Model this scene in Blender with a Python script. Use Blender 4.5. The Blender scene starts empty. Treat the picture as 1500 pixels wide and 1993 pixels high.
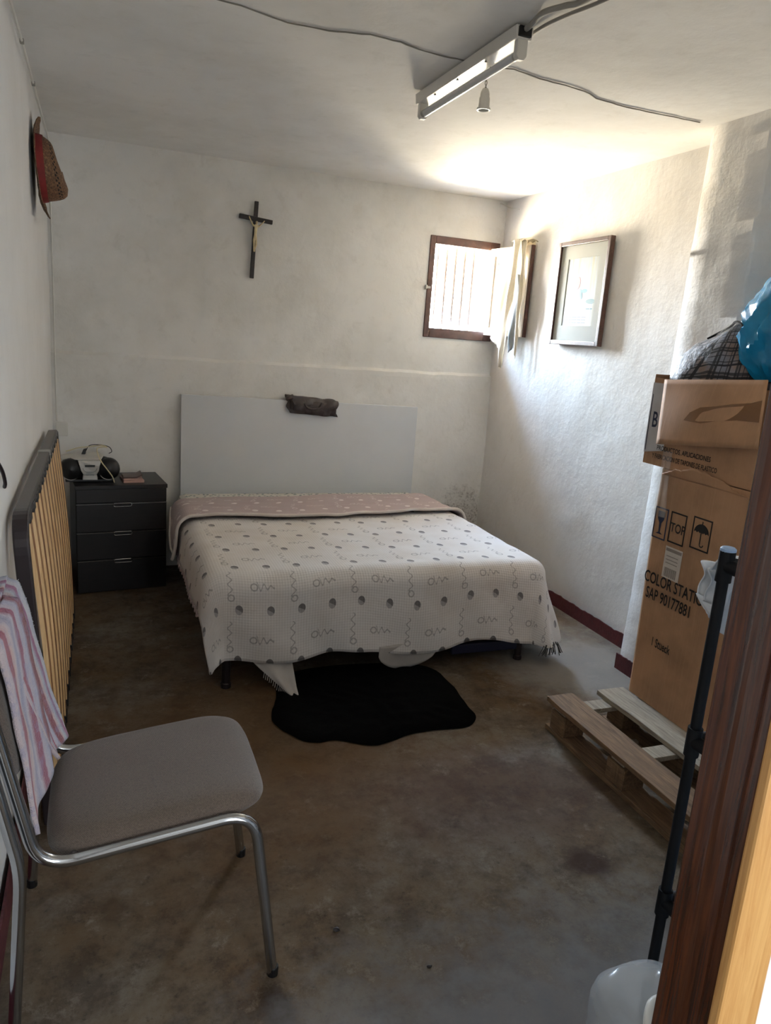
import bpy, bmesh, math, random
from mathutils import Vector, Matrix, noise
random.seed(7)
PI = math.pi
S = bpy.context.scene
COL = S.collection

def lin(h):
    if isinstance(h, str):
        h = h.lstrip('#'); c = [int(h[i:i+2], 16)/255 for i in (0, 2, 4)]
    else: c = [v/255 for v in h]
    return tuple(v/12.92 if v <= .04045 else ((v+.055)/1.055)**2.4 for v in c) + (1,)

# ------------------------------------------------------------------ camera
F, YAW, PITCH, ROLL = 1450.0, .3758, .2292, .0735
fw = Vector((math.sin(YAW)*math.cos(PITCH), math.cos(YAW)*math.cos(PITCH), -math.sin(PITCH)))
rt = Vector((math.cos(YAW), -math.sin(YAW), 0)); up = rt.cross(fw)
r2 = math.cos(ROLL)*rt + math.sin(ROLL)*up; u2 = -math.sin(ROLL)*rt + math.cos(ROLL)*up
cd = bpy.data.cameras.new('camera'); cam = bpy.data.objects.new('camera', cd); COL.objects.link(cam)
m = Matrix((r2, u2, -fw)).transposed().to_4x4(); m.translation = Vector((0, 0, 1.5)); cam.matrix_world = m
cd.sensor_fit = 'VERTICAL'; cd.sensor_height = 24; cd.sensor_width = 18.06; cd.lens = F/1993*24; cd.clip_start = .02
S.camera = cam

# ------------------------------------------------------------------ room constants
XL, XR, D, H = -.246, 2.564, 4.704, 2.438
YF0, YF1 = .55, .70            # front wall (door wall) outer / inner face
ZLEDGE = 1.287

# ------------------------------------------------------------------ world, lamps, exposure
S.view_settings.view_transform = 'Standard'; S.view_settings.look = 'None'
S.view_settings.gamma = 1; S.view_settings.use_curve_mapping = False
S.view_settings.exposure = 0.46
W = bpy.data.worlds.new('sky'); S.world = W; W.use_nodes = True
nt = W.node_tree; bg = nt.nodes['Background']
tc = nt.nodes.new('ShaderNodeTexCoord'); sx = nt.nodes.new('ShaderNodeSeparateXYZ')
rp = nt.nodes.new('ShaderNodeValToRGB'); mr = nt.nodes.new('ShaderNodeMapRange')
mr.inputs['From Min'].default_value = -1; mr.inputs['From Max'].default_value = 1
nt.links.new(tc.outputs['Generated'], sx.inputs[0]); nt.links.new(sx.outputs['Z'], mr.inputs['Value'])
nt.links.new(mr.outputs[0], rp.inputs[0]); nt.links.new(rp.outputs[0], bg.inputs['Color'])
e = rp.color_ramp.elements
e[0].position = 0; e[0].color = (.76, .66, .49, 1)          # sunlit ground
e[1].position = 1; e[1].color = (.36, .58, 1.0, 1)          # zenith
for p_, c_ in ((.485, (.76, .66, .49, 1)), (.515, (.86, .93, 1.0, 1)), (.70, (.58, .78, 1.0, 1))):
    n_ = e.new(p_); n_.color = c_
bg.inputs['Strength'].default_value = 300.0

def portal(name, loc, rot, sx_, sy_):
    l = bpy.data.lights.new(name, 'AREA'); l.shape = 'RECTANGLE'; l.size = sx_; l.size_y = sy_
    l.cycles.is_portal = True
    o = bpy.data.objects.new(name, l); o.location = loc; o.rotation_euler = rot; COL.objects.link(o); return o
portal('window_portal', (2.27, D+.405, 1.85), (-PI/2, 0, 0), .55, .68)
# added area lamp standing in for daylight of the unseen hall behind the camera
hl = bpy.data.lights.new('hall_fill_lamp', 'AREA'); hl.shape = 'RECTANGLE'; hl.size = .9; hl.size_y = 1.9; hl.energy = 50; hl.color = (.86, .93, 1.0)
ho = bpy.data.objects.new('hall_fill_lamp', hl); ho.location = (1.25, -1.85, 1.25); ho.rotation_euler = (PI/2, 0, math.radians(22)); COL.objects.link(ho)

# ------------------------------------------------------------------ node helpers
class NT:
    def __init__(s, name):
        s.m = bpy.data.materials.new(name); s.m.use_nodes = True; s.t = s.m.node_tree
        s.b = s.t.nodes['Principled BSDF']
    def n(s, ty, **kw):
        x = s.t.nodes.new(ty)
        for k, v in kw.items():
            if k in x.inputs: 
                s.put(x.inputs[k], v)
            else: setattr(x, k, v)
        return x
    def put(s, inp, v):
        if hasattr(v, 'is_output') or isinstance(v, bpy.types.NodeSocket): s.t.links.new(v, inp)
        else: inp.default_value = v
    def M(s, op, a, b=0.0, c=None):
        x = s.t.nodes.new('ShaderNodeMath'); x.operation = op
        s.put(x.inputs[0], a); s.put(x.inputs[1], b)
        if c is not None: s.put(x.inputs[2], c)
        return x.outputs[0]
    def coord(s, which='Object', scale=None):
        t = s.t.nodes.new('ShaderNodeTexCoord'); o = t.outputs[which]
        if scale is not None:
            mp = s.t.nodes.new('ShaderNodeMapping'); s.t.links.new(o, mp.inputs['Vector'])
            mp.inputs['Scale'].default_value = scale if hasattr(scale, '__len__') else (scale,)*3
            o = mp.outputs[0]
        return o
    def noise(s, co, sc, det=4, rough=.6, dist=0, out='Fac'):
        x = s.n('ShaderNodeTexNoise', Scale=sc, Detail=det, Roughness=rough, Distortion=dist); s.t.links.new(co, x.inputs['Vector'])
        return x.outputs[0] if out == 'Fac' else x.outputs[1]
    def ramp(s, f, stops, interp='LINEAR'):
        x = s.t.nodes.new('ShaderNodeValToRGB'); s.put(x.inputs[0], f); cr = x.color_ramp; cr.interpolation = interp
        while len(cr.elements) < len(stops): cr.elements.new(.5)
        for el, (p, c) in zip(cr.elements, stops): 
            el.position = p
            el.color = c if hasattr(c, '__len__') and not isinstance(c, str) else (lin(c) if isinstance(c, str) else (c, c, c, 1))
        return x.outputs[0]
    def mix(s, f, a, b, mode='MIX'):
        x = s.t.nodes.new('ShaderNodeMix'); x.data_type = 'RGBA'; x.blend_type = mode
        s.put(x.inputs[0], f); s.put(x.inputs[6], lin(a) if isinstance(a, str) else a); s.put(x.inputs[7], lin(b) if isinstance(b, str) else b)
        return x.outputs[2]
    def bump(s, h, strength=.5, dist=.01, prev=None):
        x = s.n('ShaderNodeBump', Strength=strength, Distance=dist); s.put(x.inputs['Height'], h)
        if prev is not None: s.t.links.new(prev, x.inputs['Normal'])
        s.t.links.new(x.outputs[0], s.b.inputs['Normal']); return x.outputs[0]
    def set(s, **kw):
        for k, v in kw.items():
            k = k.replace('_', ' '); s.put(s.b.inputs[k], lin(v) if isinstance(v, str) else v)
        return s

def simple(name, col, rough=.5, metal=0, vary=.12, vs=8, bump=0, bs=60, **kw):
    n = NT(name); co = n.coord()
    f = n.noise(co, vs, 4)
    c = lin(col) if isinstance(col, str) else col
    lo = tuple(v*(1-vary) for v in c[:3])+(1,); hi = tuple(min(1, v*(1+vary)) for v in c[:3])+(1,)
    n.set(Base_Color=n.ramp(f, [(.3, lo), (.7, hi)]), Roughness=rough, Metallic=metal)
    if bump: n.bump(n.noise(co, bs, 3), bump, .004)
    for k, v in kw.items(): n.set(**{k: v})
    return n.m

# ------------------------------------------------------------------ materials
def plaster_mat(name, base, dirt, amt=1.0, rel=1.0):
    n = NT(name); co = n.coord()
    f1 = n.noise(co, 1.6, 6, .62); f2 = n.noise(co, 9, 5, .7, .4)
    c = n.mix(n.ramp(f1, [(.42, 0.), (.75, .5*amt)]), base, dirt)
    c = n.mix(n.ramp(f2, [(.55, 0.), (.8, .35*amt)]), c, dirt)
    n.set(Base_Color=c, Roughness=.92)
    b = n.bump(n.noise(co, 7, 5, .6), .5*rel, .03)
    b = n.bump(n.noise(co, 42, 4, .65), .45*rel, .006, b)
    return n
M_ = {}
nb = plaster_mat('back_wall_plaster', '#eae8e4', '#b9b4a9', 1.0, .35)
# damp, mouldy patch low in the right-hand corner of the back wall
co = nb.coord(); sp = nb.n('ShaderNodeSeparateXYZ'); nb.t.links.new(co, sp.inputs[0])
dx = nb.M('DIVIDE', nb.M('SUBTRACT', sp.outputs['X'], 2.44), .30); dz = nb.M('DIVIDE', nb.M('SUBTRACT', sp.outputs['Z'], .24), .30)
rr = nb.M('SQRT', nb.M('ADD', nb.M('MULTIPLY', dx, dx), nb.M('MULTIPLY', dz, dz)))
damp = nb.M('SUBTRACT', nb.M('ADD', 1.0, nb.M('MULTIPLY', nb.M('SUBTRACT', nb.noise(co, 14, 5, .75), .5), 2.2)), rr)
dm = nb.ramp(damp, [(.05, 0.), (.6, .6)])
sp2 = nb.ramp(nb.noise(co, 55, 3, .8), [(.48, 0.), (.62, 1.)])
oldc = nb.b.inputs['Base Color'].links[0].from_socket
c1 = nb.mix(nb.M('MULTIPLY', dm, .45), oldc, '#9c8f80')
nb.set(Base_Color=nb.mix(nb.M('MULTIPLY', dm, sp2), c1, '#5d5246'))
M_['back'] = nb.m
M_['right'] = plaster_mat('right_wall_plaster', '#ece9e5', '#c2bbb0', .8, .45).m
M_['left'] = plaster_mat('left_wall_plaster', '#e9e8e6', '#c4bfb6', .5, .2).m
M_['ceil'] = plaster_mat('ceiling_plaster', '#eae8e4', '#bbb6ab', .8, .2).m
M_['red'] = simple('dark_red_paint', '#4e1a20', .55, vary=.35, vs=25, bump=.6)

def floor_mat():
    n = NT('worn_concrete'); co = n.coord()
    big = n.noise(co, 1.3, 8, .7, .1); mid = n.noise(co, 5.5, 9, .78, .1); fin = n.noise(co, 45, 6, .75)
    c = n.ramp(big, [(.34, '#5a452d'), (.5, '#665a4b'), (.66, '#767068')])
    c = n.mix(n.ramp(mid, [(.40, .6), (.56, 0.)]), c, '#33261d')
    c = n.mix(n.ramp(n.noise(co, 9, 9, .8, .15), [(.56, 0.), (.68, .7)]), c, '#82776a')
    c = n.mix(n.ramp(fin, [(.56, 0.), (.70, .55)]), c, '#241c18')
    sp = n.n('ShaderNodeSeparateXYZ'); n.t.links.new(co, sp.inputs[0])
    wob = n.M('MULTIPLY', n.M('SUBTRACT', n.noise(co, 9, 4, .7), .5), .9)
    def blob(c, x, y, rx, ry, col, k):
        a = n.M('DIVIDE', n.M('SUBTRACT', sp.outputs['X'], x), rx); b = n.M('DIVIDE', n.M('SUBTRACT', sp.outputs['Y'], y), ry)
        r = n.M('ADD', n.M('SQRT', n.M('ADD', n.M('MULTIPLY', a, a), n.M('MULTIPLY', b, b))), wob)
        return n.mix(n.ramp(r, [(.45, k), (1.1, 0.)]), c, col)
    c = blob(c, 1.363, 1.574, .11, .085, '#33201a', .75)
    c = blob(c, .02, 1.75, .07, .07, '#3c2c1c', .6)
    c = blob(c, .36, 1.36, .05, .12, '#2a211c', .7)
    c = blob(c, .55, 2.35, .95, .85, '#553b20', .5)
    c = blob(c, 1.3, 1.95, .55, .35, '#43302a', .5)
    c = blob(c, 1.0, .95, 1.15, .62, '#77787b', .65)  # grey light from the doorway painted into the foreground floor
    c = blob(c, 2.2, 2.8, .55, .5, '#8b8883', .7)
    n.set(Base_Color=c, Roughness=.9, Specular_IOR_Level=.2)
    b = n.bump(mid, .25, .01); n.bump(fin, .3, .003, b)
    return n.m
M_['floor'] = floor_mat()

M_['brown_wood'] = simple('window_brown_paint', '#4a3029', .5, vary=.3, vs=20, bump=.3)
def wood(name, a, b, rough=.4, sc=(6, 6, 1), coat=0):
    n = NT(name); co = n.coord('Object', sc)
    f = n.noise(co, 7, 8, .65, 1.5); g = n.noise(co, 30, 4, .7)
    c = n.mix(n.ramp(f, [(.35, 0.), (.65, 1.)]), a, b)
    c = n.mix(n.ramp(g, [(.55, 0.), (.8, .4)]), c, a)
    n.set(Base_Color=c, Roughness=rough)
    if coat: n.set(Coat_Weight=coat, Coat_Roughness=.15)
    n.bump(f, .15, .002)
    return n.m
M_['jamb'] = wood('varnished_mahogany', '#30160b', '#5b3019', .27, (12, 12, .5), .3)
M_['jamb_tan'] = wood('tan_painted_wood', '#c28d50', '#d9a868', .4, (12, 12, .6), .2)
M_['slat'] = wood('beech_slat', '#a87a4c', '#d0a676', .45, (10, 10, .5))
M_['pallet'] = wood('pallet_pine', '#55412e', '#86694c', .85, (8, .7, 8))
M_['pallet_grey'] = wood('weathered_pallet_pine', '#7d7162', '#a69a87', .85, (8, .7, 8))
M_['wenge'] = wood('wenge_veneer', '#0a0706', '#17100e', .4, (1, 8, 8))
M_['frame_wood'] = wood('walnut_frame', '#3a2620', '#5d4034', .35, (10, 10, 10))
M_['black_wood'] = wood('black_stained_wood', '#0f0b0c', '#241a1b', .4, (10, 10, 2))
M_['chrome'] = simple('chrome', '#b9bcc0', .16, 1, .05)
M_['dull_metal'] = simple('dull_tin', '#a3a39f', .4, .9)
M_['dark_metal'] = simple('dark_brown_steel', '#2c2426', .35, .3, .1)
M_['black_plastic'] = simple('black_plastic', '#0b0b0d', .4, 0, .2)
M_['rack_plastic'] = simple('rack_black_plastic', '#07090d', .6, 0, .2, Specular_IOR_Level=.25)
M_['silver'] = simple('silver_plastic', '#c6c3bd', .4, 0, .05)
M_['lcd'] = simple('lcd', '#3a3d39', .2)
M_['white_metal'] = simple('white_enamel', '#d9d6cf', .35, 0, .05)
M_['tube'] = simple('fluorescent_tube_glass', '#c9cbcc', .25, 0, .03)
M_['white_plastic'] = simple('white_plastic', '#d8d5cd', .4, 0, .05)
M_['cable'] = simple('grey_cable', '#8f8b84', .6)
M_['cream_cable'] = simple('cream_cable', '#cfc3a0', .5)
M_['ivory'] = simple('ivory_figure', '#cdb98f', .5, 0, .15, 40)
M_['headboard'] = simple('grey_melamine', '#d6d8da', .5, 0, .03, 3)
M_['rug'] = simple('black_shag', '#060606', 1, 0, .4, 60, 1, 200, Specular_IOR_Level=.05)
M_['sheet'] = simple('white_cotton', '#b9b3ad', .95, 0, .06, 12, .3, 250)
M_['cloth'] = simple('cream_rag', '#e2d8c3', .95, 0, .08, 14, .3, 250)
M_['cloth_shade'] = simple('shaded_rag', '#8e9296', .95, 0, .1, 14)  # same cream rag, shade under the tear put into the colour
M_['leather'] = simple('brown_leather', '#2d2120', .42, 0, .35, 18, .5, 90)
M_['crack'] = simple('crack_dark', '#8f8b83', 1)
M_['ink'] = simple('black_ink', '#15110f', .7)
M_['ink_blue'] = simple('navy_ink', '#232b45', .7)
M_['ink_brown'] = simple('brown_tape', '#7a5637', .25)
M_['label_white'] = simple('paper_label', '#c9bfb4', .7)
M_['label_bars'] = simple('grey_print', '#8a8078', .7)
M_['paper_pink'] = simple('pinkish_paper', '#b5948a', .7)
M_['paper_dark'] = simple('dark_print', '#54423e', .5)
M_['blue_bag'] = simple('blue_polythene', '#1b86b4', .25, 0, .25, 5, .25, 30)
M_['clear'] = simple('clear_tape', '#d5d3cf', .2, 0, .1, Transmission_Weight=.6, Alpha=.32)
M_['white_garment'] = simple('white_garment', '#cfd2d6', .9, 0, .08, 20, .4, 30)
M_['mat_board'] = simple('mat_board', '#b4b6af', .8, 0, .02)
M_['jug'] = simple('milky_plastic', '#d5d8dc', .2, 0, .04, Alpha=.36)
M_['blue_steel'] = simple('dark_blue_steel', '#161a35', .5)
M_['straw_band'] = simple('red_ribbon', '#7d1f1c', .7, 0, .25, 20)
M_['fringe_dark'] = simple('dark_fringe', '#3d3b3a', .95)
M_['rope_white'] = simple('white_piping', '#cfc6bf', .9)
M_['window_bar'] = simple('iron_bar', '#6f645f', .6)
M_['shelf_pale'] = simple('pale_blue_shelf', '#8aa3c2', .5)
M_['leaf_glare'] = simple('overlit_wood', '#e6ddcf', .5)  # brown leaf wood made cream: window glare put into its colour

def glass_mat():
    n = NT('picture_glass'); t = n.t
    tr = t.nodes.new('ShaderNodeBsdfTransparent'); gl = t.nodes.new('ShaderNodeBsdfGlossy'); gl.inputs['Roughness'].default_value = .03
    lw = t.nodes.new('ShaderNodeLayerWeight'); lw.inputs['Blend'].default_value = .5
    fac = n.M('ADD', n.M('MULTIPLY', n.M('POWER', lw.outputs['Facing'], 4.0), .6), .04)
    mx = t.nodes.new('ShaderNodeMixShader'); t.links.new(fac, mx.inputs[0])
    t.links.new(tr.outputs[0], mx.inputs[1]); t.links.new(gl.outputs[0], mx.inputs[2])
    t.links.new(mx.outputs[0], t.nodes['Material Output'].inputs['Surface']); return n.m
M_['glass'] = glass_mat()

def motif_mat(name, base, ink_dark, ink_light, rib, weave):
    """woven cover: rows of balloons and rows of curled streamers, uv in metres"""
    n = NT(name); uv = n.coord('UV'); sp = n.n('ShaderNodeSeparateXYZ'); n.t.links.new(uv, sp.inputs[0])
    u, v = sp.outputs['X'], sp.outputs['Y']; Mm = n.M
    PV, PU = .236, .134
    def cell(x, per, off): return Mm('SUBTRACT', Mm('FLOORED_MODULO', Mm('ADD', x, off), per), per/2)
    def inside(x): return Mm('GREATER_THAN', x, 0.0)
    def AND(*a):
        r = a[0]
        for b in a[1:]: r = Mm('MULTIPLY', r, b)
        return r
    def absl(x, w): return Mm('LESS_THAN', Mm('ABSOLUTE', x), w)
    # balloons
    a, b = cell(u, PU, .073), cell(v, PV, PV/2-.204)
    q = Mm('ADD', Mm('POWER', Mm('DIVIDE', a, .0165), 2.0), Mm('POWER', Mm('DIVIDE', b, .0225), 2.0))
    dot = Mm('LESS_THAN', q, 1.0); shade = AND(dot, Mm('GREATER_THAN', Mm('ADD', b, Mm('MULTIPLY', a, .6)), -.002))
    # streamers, upright and lying in turn
    a1, b1 = cell(u, 2*PU, -.091), cell(v, PV, -.204)
    w1 = Mm('MULTIPLY', Mm('SINE', Mm('MULTIPLY', b1, 150.0)), .0085)
    st = AND(absl(Mm('SUBTRACT', a1, w1), .0032), absl(b1, .062))
    ring1 = AND(absl(Mm('SUBTRACT', Mm('SQRT', Mm('ADD', Mm('POWER', Mm('SUBTRACT', a1, .004), 2.0), Mm('POWER', Mm('ADD', b1, .066), 2.0))), .013), .003))
    a2, b2 = cell(u, 2*PU, -.091+PU), b1
    b2 = Mm('ADD', b2, .014)
    w2 = Mm('MULTIPLY', Mm('SINE', Mm('MULTIPLY', a2, 215.0)), Mm('SUBTRACT', .014, Mm('MULTIPLY', a2, .22)))
    s2 = AND(absl(Mm('SUBTRACT', b2, w2), .0046), Mm('GREATER_THAN', a2, -.022), Mm('LESS_THAN', a2, .052))
    ring2 = absl(Mm('SUBTRACT', Mm('SQRT', Mm('ADD', Mm('POWER', Mm('ADD', a2, .034), 2.0), Mm('POWER', Mm('ADD', b2, .002), 2.0))), .014), .003)
    sq = Mm('MINIMUM', Mm('ADD', Mm('ADD', st, ring1), Mm('ADD', s2, ring2)), 1.0)
    co = n.coord(); c = n.mix(n.ramp(n.noise(co, 3, 4), [(.4, 0.), (.75, .5)]), base, rib)
    k = .75
    c = n.mix(Mm('MULTIPLY', dot, k), c, ink_light); c = n.mix(Mm('MULTIPLY', shade, k), c, ink_dark)
    c = n.mix(Mm('MULTIPLY', sq, .5), c, ink_dark)
    n.set(Base_Color=c, Roughness=.95)
    h = Mm('MULTIPLY', Mm('ADD', Mm('SINE', Mm('MULTIPLY', u, weave)), Mm('SINE', Mm('MULTIPLY', v, weave))), .25)
    n.bump(h, .35, .003)
    return n.m
M_['spread'] = motif_mat('woven_bedspread', '#dad6d3', '#5f5b5c', '#8d8889', '#b9ab9c', 520)
M_['pink'] = motif_mat('woven_pink_reverse', '#b3a3a2', '#e0d8d5', '#d8cecb', '#a39291', 640)

def ticking_mat():
    n = NT('mattress_ticking'); co = n.coord('Object', (1, 1, 1))
    v = n.n('ShaderNodeTexVoronoi', Scale=42.0); n.t.links.new(co, v.inputs['Vector'])
    n.set(Base_Color=n.ramp(v.outputs['Distance'], [(.25, '#5e7274'), (.42, '#c9c6bd')]), Roughness=.9); return n.m
M_['ticking'] = ticking_mat()

def fabric_mat():
    n = NT('brown_tweed'); co = n.coord()
    w = n.n('ShaderNodeTexWave', Scale=190.0, Distortion=1.5, Detail=2.0); w.bands_direction = 'DIAGONAL'; n.t.links.new(co, w.inputs['Vector'])
    f = n.noise(co, 300, 2, .7)
    c = n.ramp(w.outputs[1], [(.3, '#3b2e29'), (.7, '#7d6f63')]); c = n.mix(n.ramp(f, [(.4, 0.), (.7, .5)]), c, '#2b211e')
    n.set(Base_Color=c, Roughness=.95, Sheen_Weight=.25); n.bump(w.outputs[1], .4, .002); return n.m
M_['tweed'] = fabric_mat()

def towel_mat():
    n = NT('striped_terry'); uv = n.coord('UV'); sp = n.n('ShaderNodeSeparateXYZ'); n.t.links.new(uv, sp.inputs[0])
    co = n.coord(); x = n.M('ADD', sp.outputs['X'], n.M('MULTIPLY', n.M('SUBTRACT', n.noise(co, 60, 2), .5), .035))
    st = [(0, '#c4b2b4'), (.05, '#b0a2b0'), (.07, '#98304a'), (.14, '#8e1c38'), (.155, '#c9a09a'), (.22, '#c4b4b8'), (.29, '#8f8ba6'), (.34, '#b9b0bb'),
          (.385, '#8a1f4a'), (.43, '#8a2450'), (.445, '#b6a9b4'), (.53, '#a4a3b8'), (.57, '#7c1029'), (.665, '#7e122c'), (.68, '#bf9f9b'), (.75, '#a6adb8'), (.83, '#8a3a6c'), (.87, '#8a3a6c'), (.885, '#b8b4bc'), (1, '#b0b3bd')]
    c = n.ramp(x, st)
    c = n.mix(n.ramp(n.noise(co, 30, 3), [(.5, 0.), (.62, .35)]), c, '#7f86b0')
    n.set(Base_Color=c, Roughness=1, Sheen_Weight=.4)
    n.bump(n.noise(co, 260, 2, .8), 1.0, .006); return n.m
M_['towel'] = towel_mat()

def plaid_mat():
    n = NT('plaid_bag_fabric'); uv = n.coord('UV'); sp = n.n('ShaderNodeSeparateXYZ'); n.t.links.new(uv, sp.inputs[0])
    st = [(0, .62), (.22, .62), (.225, .02), (.29, .02), (.295, .5), (.36, .5), (.365, .12), (.40, .12), (.405, .55), (.60, .55), (.605, .03), (.63, .03), (.635, .6), (.78, .6), (.785, .05), (.86, .05), (.865, .5), (.90, .5), (.905, .1), (1, .1)]
    def ax(s): 
        f = n.M('FLOORED_MODULO', s, .11); return n.ramp(n.M('DIVIDE', f, .11), st[:20], 'CONSTANT')
    c = n.mix(1.0, ax(sp.outputs['X']), ax(sp.outputs['Y']), 'MULTIPLY')
    g = n.M('MULTIPLY', c, 1.6)
    tint = n.mix(n.ramp(n.noise(n.coord(), 9, 3), [(.45, 0.), (.6, .8)]), '#a3a6b4', '#a88b76')
    n.set(Base_Color=n.mix(g, '#0d0f18', tint), Roughness=.6); n.bump(n.noise(n.coord(), 30, 4), .4, .01); return n.m
M_['plaid'] = plaid_mat()

def card_mat(name, col):
    n = NT(name); co = n.coord(); sp = n.n('ShaderNodeSeparateXYZ'); n.t.links.new(co, sp.inputs[0])
    f = n.noise(co, 5, 5, .6); c = n.mix(n.ramp(f, [(.4, 0.), (.7, .6)]), col, '#7d5e44')
    ln = n.noise(n.coord('Object', (2, 40, 1.5)), 3, 3)
    n.set(Base_Color=n.mix(n.ramp(ln, [(.5, 0.), (.7, .25)]), c, '#c19a77'), Roughness=.75)
    n.bump(ln, .12, .003); return n.m
M_['card'] = card_mat('cardboard', '#b48a67')
M_['card_white'] = simple('white_printed_card', '#b9b7b8', .6)

def straw_mat():
    n = NT('woven_straw'); uv = n.coord('UV'); sp = n.n('ShaderNodeSeparateXYZ'); n.t.links.new(uv, sp.inputs[0])
    co = n.coord(); f = n.noise(co, 120, 3, .7)
    c = n.ramp(f, [(.3, '#432d20'), (.55, '#70523a'), (.75, '#957450')])
    # two rings of ventilation holes round the crown
    a = n.M('SUBTRACT', n.M('FLOORED_MODULO', n.M('MULTIPLY', sp.outputs['X'], 34.0), 1.0), .5)
    def ring(v0, ph):
        aa = n.M('SUBTRACT', n.M('FLOORED_MODULO', n.M('ADD', n.M('MULTIPLY', sp.outputs['X'], 34.0), ph), 1.0), .5)
        b = n.M('DIVIDE', n.M('SUBTRACT', sp.outputs['Y'], v0), .024)
        return n.M('LESS_THAN', n.M('ADD', n.M('MULTIPLY', n.M('MULTIPLY', aa, aa), 12.0), n.M('MULTIPLY', b, b)), .8)
    hol = n.M('MAXIMUM', ring(.47, 0.), ring(.52, .5))
    c = n.mix(hol, c, '#120c09')
    n.set(Base_Color=c, Roughness=.85); n.bump(f, .8, .004); return n.m
M_['straw'] = straw_mat()

# ------------------------------------------------------------------ geometry helpers
class MB:
    def __init__(s): s.bm = bmesh.new(); s.uvl = None
    def quad(s, *p):
        vs = [s.bm.verts.new(q) for q in p]; return s.bm.faces.new(vs)
    def hexa(s, b, t):
        """eight corners: bottom loop b, top loop t (both counter-clockwise seen from above)"""
        vb = [s.bm.verts.new(p) for p in b]; vt = [s.bm.verts.new(p) for p in t]
        s.bm.faces.new(vb[::-1]); s.bm.faces.new(vt)
        k = len(vb)
        for i in range(k): s.bm.faces.new((vb[i], vb[(i+1) % k], vt[(i+1) % k], vt[i]))
        return s
    def box(s, x0, x1, y0, y1, z0, z1, M=None):
        b = [(x0, y0, z0), (x1, y0, z0), (x1, y1, z0), (x0, y1, z0)]; t = [(x, y, z1) for x, y, _ in b]
        if M is not None: b = [M @ Vector(p) for p in b]; t = [M @ Vector(p) for p in t]
        return s.hexa(b, t)
    def tube(s, pts, r, seg=10, caps=True, closed=False, flat=1.0):
        pts = [Vector(p) for p in pts]; n = len(pts); rings = []; prev = None
        for i, p in enumerate(pts):
            if closed: d = pts[(i+1) % n]-pts[i-1]
            else: d = pts[min(i+1, n-1)]-pts[max(i-1, 0)]
            d.normalize()
            if prev is None:
                a = Vector((0, 0, 1)) if abs(d.z) < .9 else Vector((1, 0, 0)); u = d.cross(a).normalized()
            else:
                u = (prev - d*prev.dot(d)).normalized()
            prev = u; v = d.cross(u)
            rr = r[i] if hasattr(r, '__len__') else r
            rings.append([s.bm.verts.new(p + (u*math.cos(2*PI*k/seg) + v*flat*math.sin(2*PI*k/seg))*rr) for k in range(seg)])
        m = n if closed else n-1
        for i in range(m):
            A, B = rings[i], rings[(i+1) % n]
            for k in range(seg): s.bm.faces.new((A[k], A[(k+1) % seg], B[(k+1) % seg], B[k]))
        if caps and not closed: s.bm.faces.new(rings[0][::-1]); s.bm.faces.new(rings[-1])
        return s
    def lathe(s, prof, center, axis='z', seg=24, caps=True):
        """prof: (radius, height) pairs along the axis"""
        c = Vector(center); rings = []
        for r, h in prof:
            ring = []
            for k in range(seg):
                a = 2*PI*k/seg; x, y = r*math.cos(a), r*math.sin(a)
                v = {'z': (x, y, h), 'x': (h, x, y), 'y': (y, h, x)}[axis]
                ring.append(s.bm.verts.new(c+Vector(v)))
            rings.append(ring)
        for A, B in zip(rings, rings[1:]):
            for k in range(seg): s.bm.faces.new((A[k], A[(k+1) % seg], B[(k+1) % seg], B[k]))
        if caps: s.bm.faces.new(rings[0][::-1]); s.bm.faces.new(rings[-1])
        return s
    def grid(s, fn, nu, nv, uvf=None):
        uvl = s.bm.loops.layers.uv.verify()
        V = [[s.bm.verts.new(fn(i/nu, j/nv)) for j in range(nv+1)] for i in range(nu+1)]
        for i in range(nu):
            for j in range(nv):
                f = s.bm.faces.new((V[i][j], V[i+1][j], V[i+1][j+1], V[i][j+1]))
                for l, (a, b) in zip(f.loops, ((i, j), (i+1, j), (i+1, j+1), (i, j+1))):
                    l[uvl].uv = uvf(a/nu, b/nv) if uvf else (a/nu, b/nv)
        return V
    def prism(s, poly, vec):
        b = [Vector(p) for p in poly]; v = Vector(vec); return s.hexa(b, [p+v for p in b])

def obj(name, mb, mat, parent=None, smooth=False, bevel=0, solid=0, sub=0, kind=None, label=None, recalc=True, sharp=50):
    bm = mb.bm
    if recalc: bmesh.ops.recalc_face_normals(bm, faces=bm.faces)
    me = bpy.data.meshes.new(name); bm.to_mesh(me); bm.free()
    if smooth: me.polygons.foreach_set('use_smooth', [True]*len(me.polygons))
    if smooth: me.set_sharp_from_angle(angle=math.radians(sharp))
    o = bpy.data.objects.new(name, me); COL.objects.link(o)
    me.materials.append(M_[mat] if isinstance(mat, str) else mat)
    if solid: q = o.modifiers.new('solid', 'SOLIDIFY'); q.thickness = solid; q.offset = 0
    if bevel: q = o.modifiers.new('bevel', 'BEVEL'); q.width = bevel; q.segments = 2; q.limit_method = 'ANGLE'; q.harden_normals = False
    if sub: q = o.modifiers.new('sub', 'SUBSURF'); q.levels = sub; q.render_levels = sub
    if parent is not None: adopt(o, parent)
    if kind: o['kind'] = kind
    if label: o['label'] = label
    return o
def world_loc(o):
    l = o.location.copy()
    return l
def adopt(o, parent):
    o.parent = parent
    base = Vector(parent.get('_base', (0, 0, 0)))
    o.matrix_parent_inverse = Matrix.Translation(-base)
def thing(name, label, cat, loc=(0, 0, 0), group=None):
    o = bpy.data.objects.new(name, None); o.empty_display_size = .05; o.location = loc; COL.objects.link(o)
    o['_base'] = loc; o['label'] = label; o['category'] = cat
    if group: o['group'] = group
    return o
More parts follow.
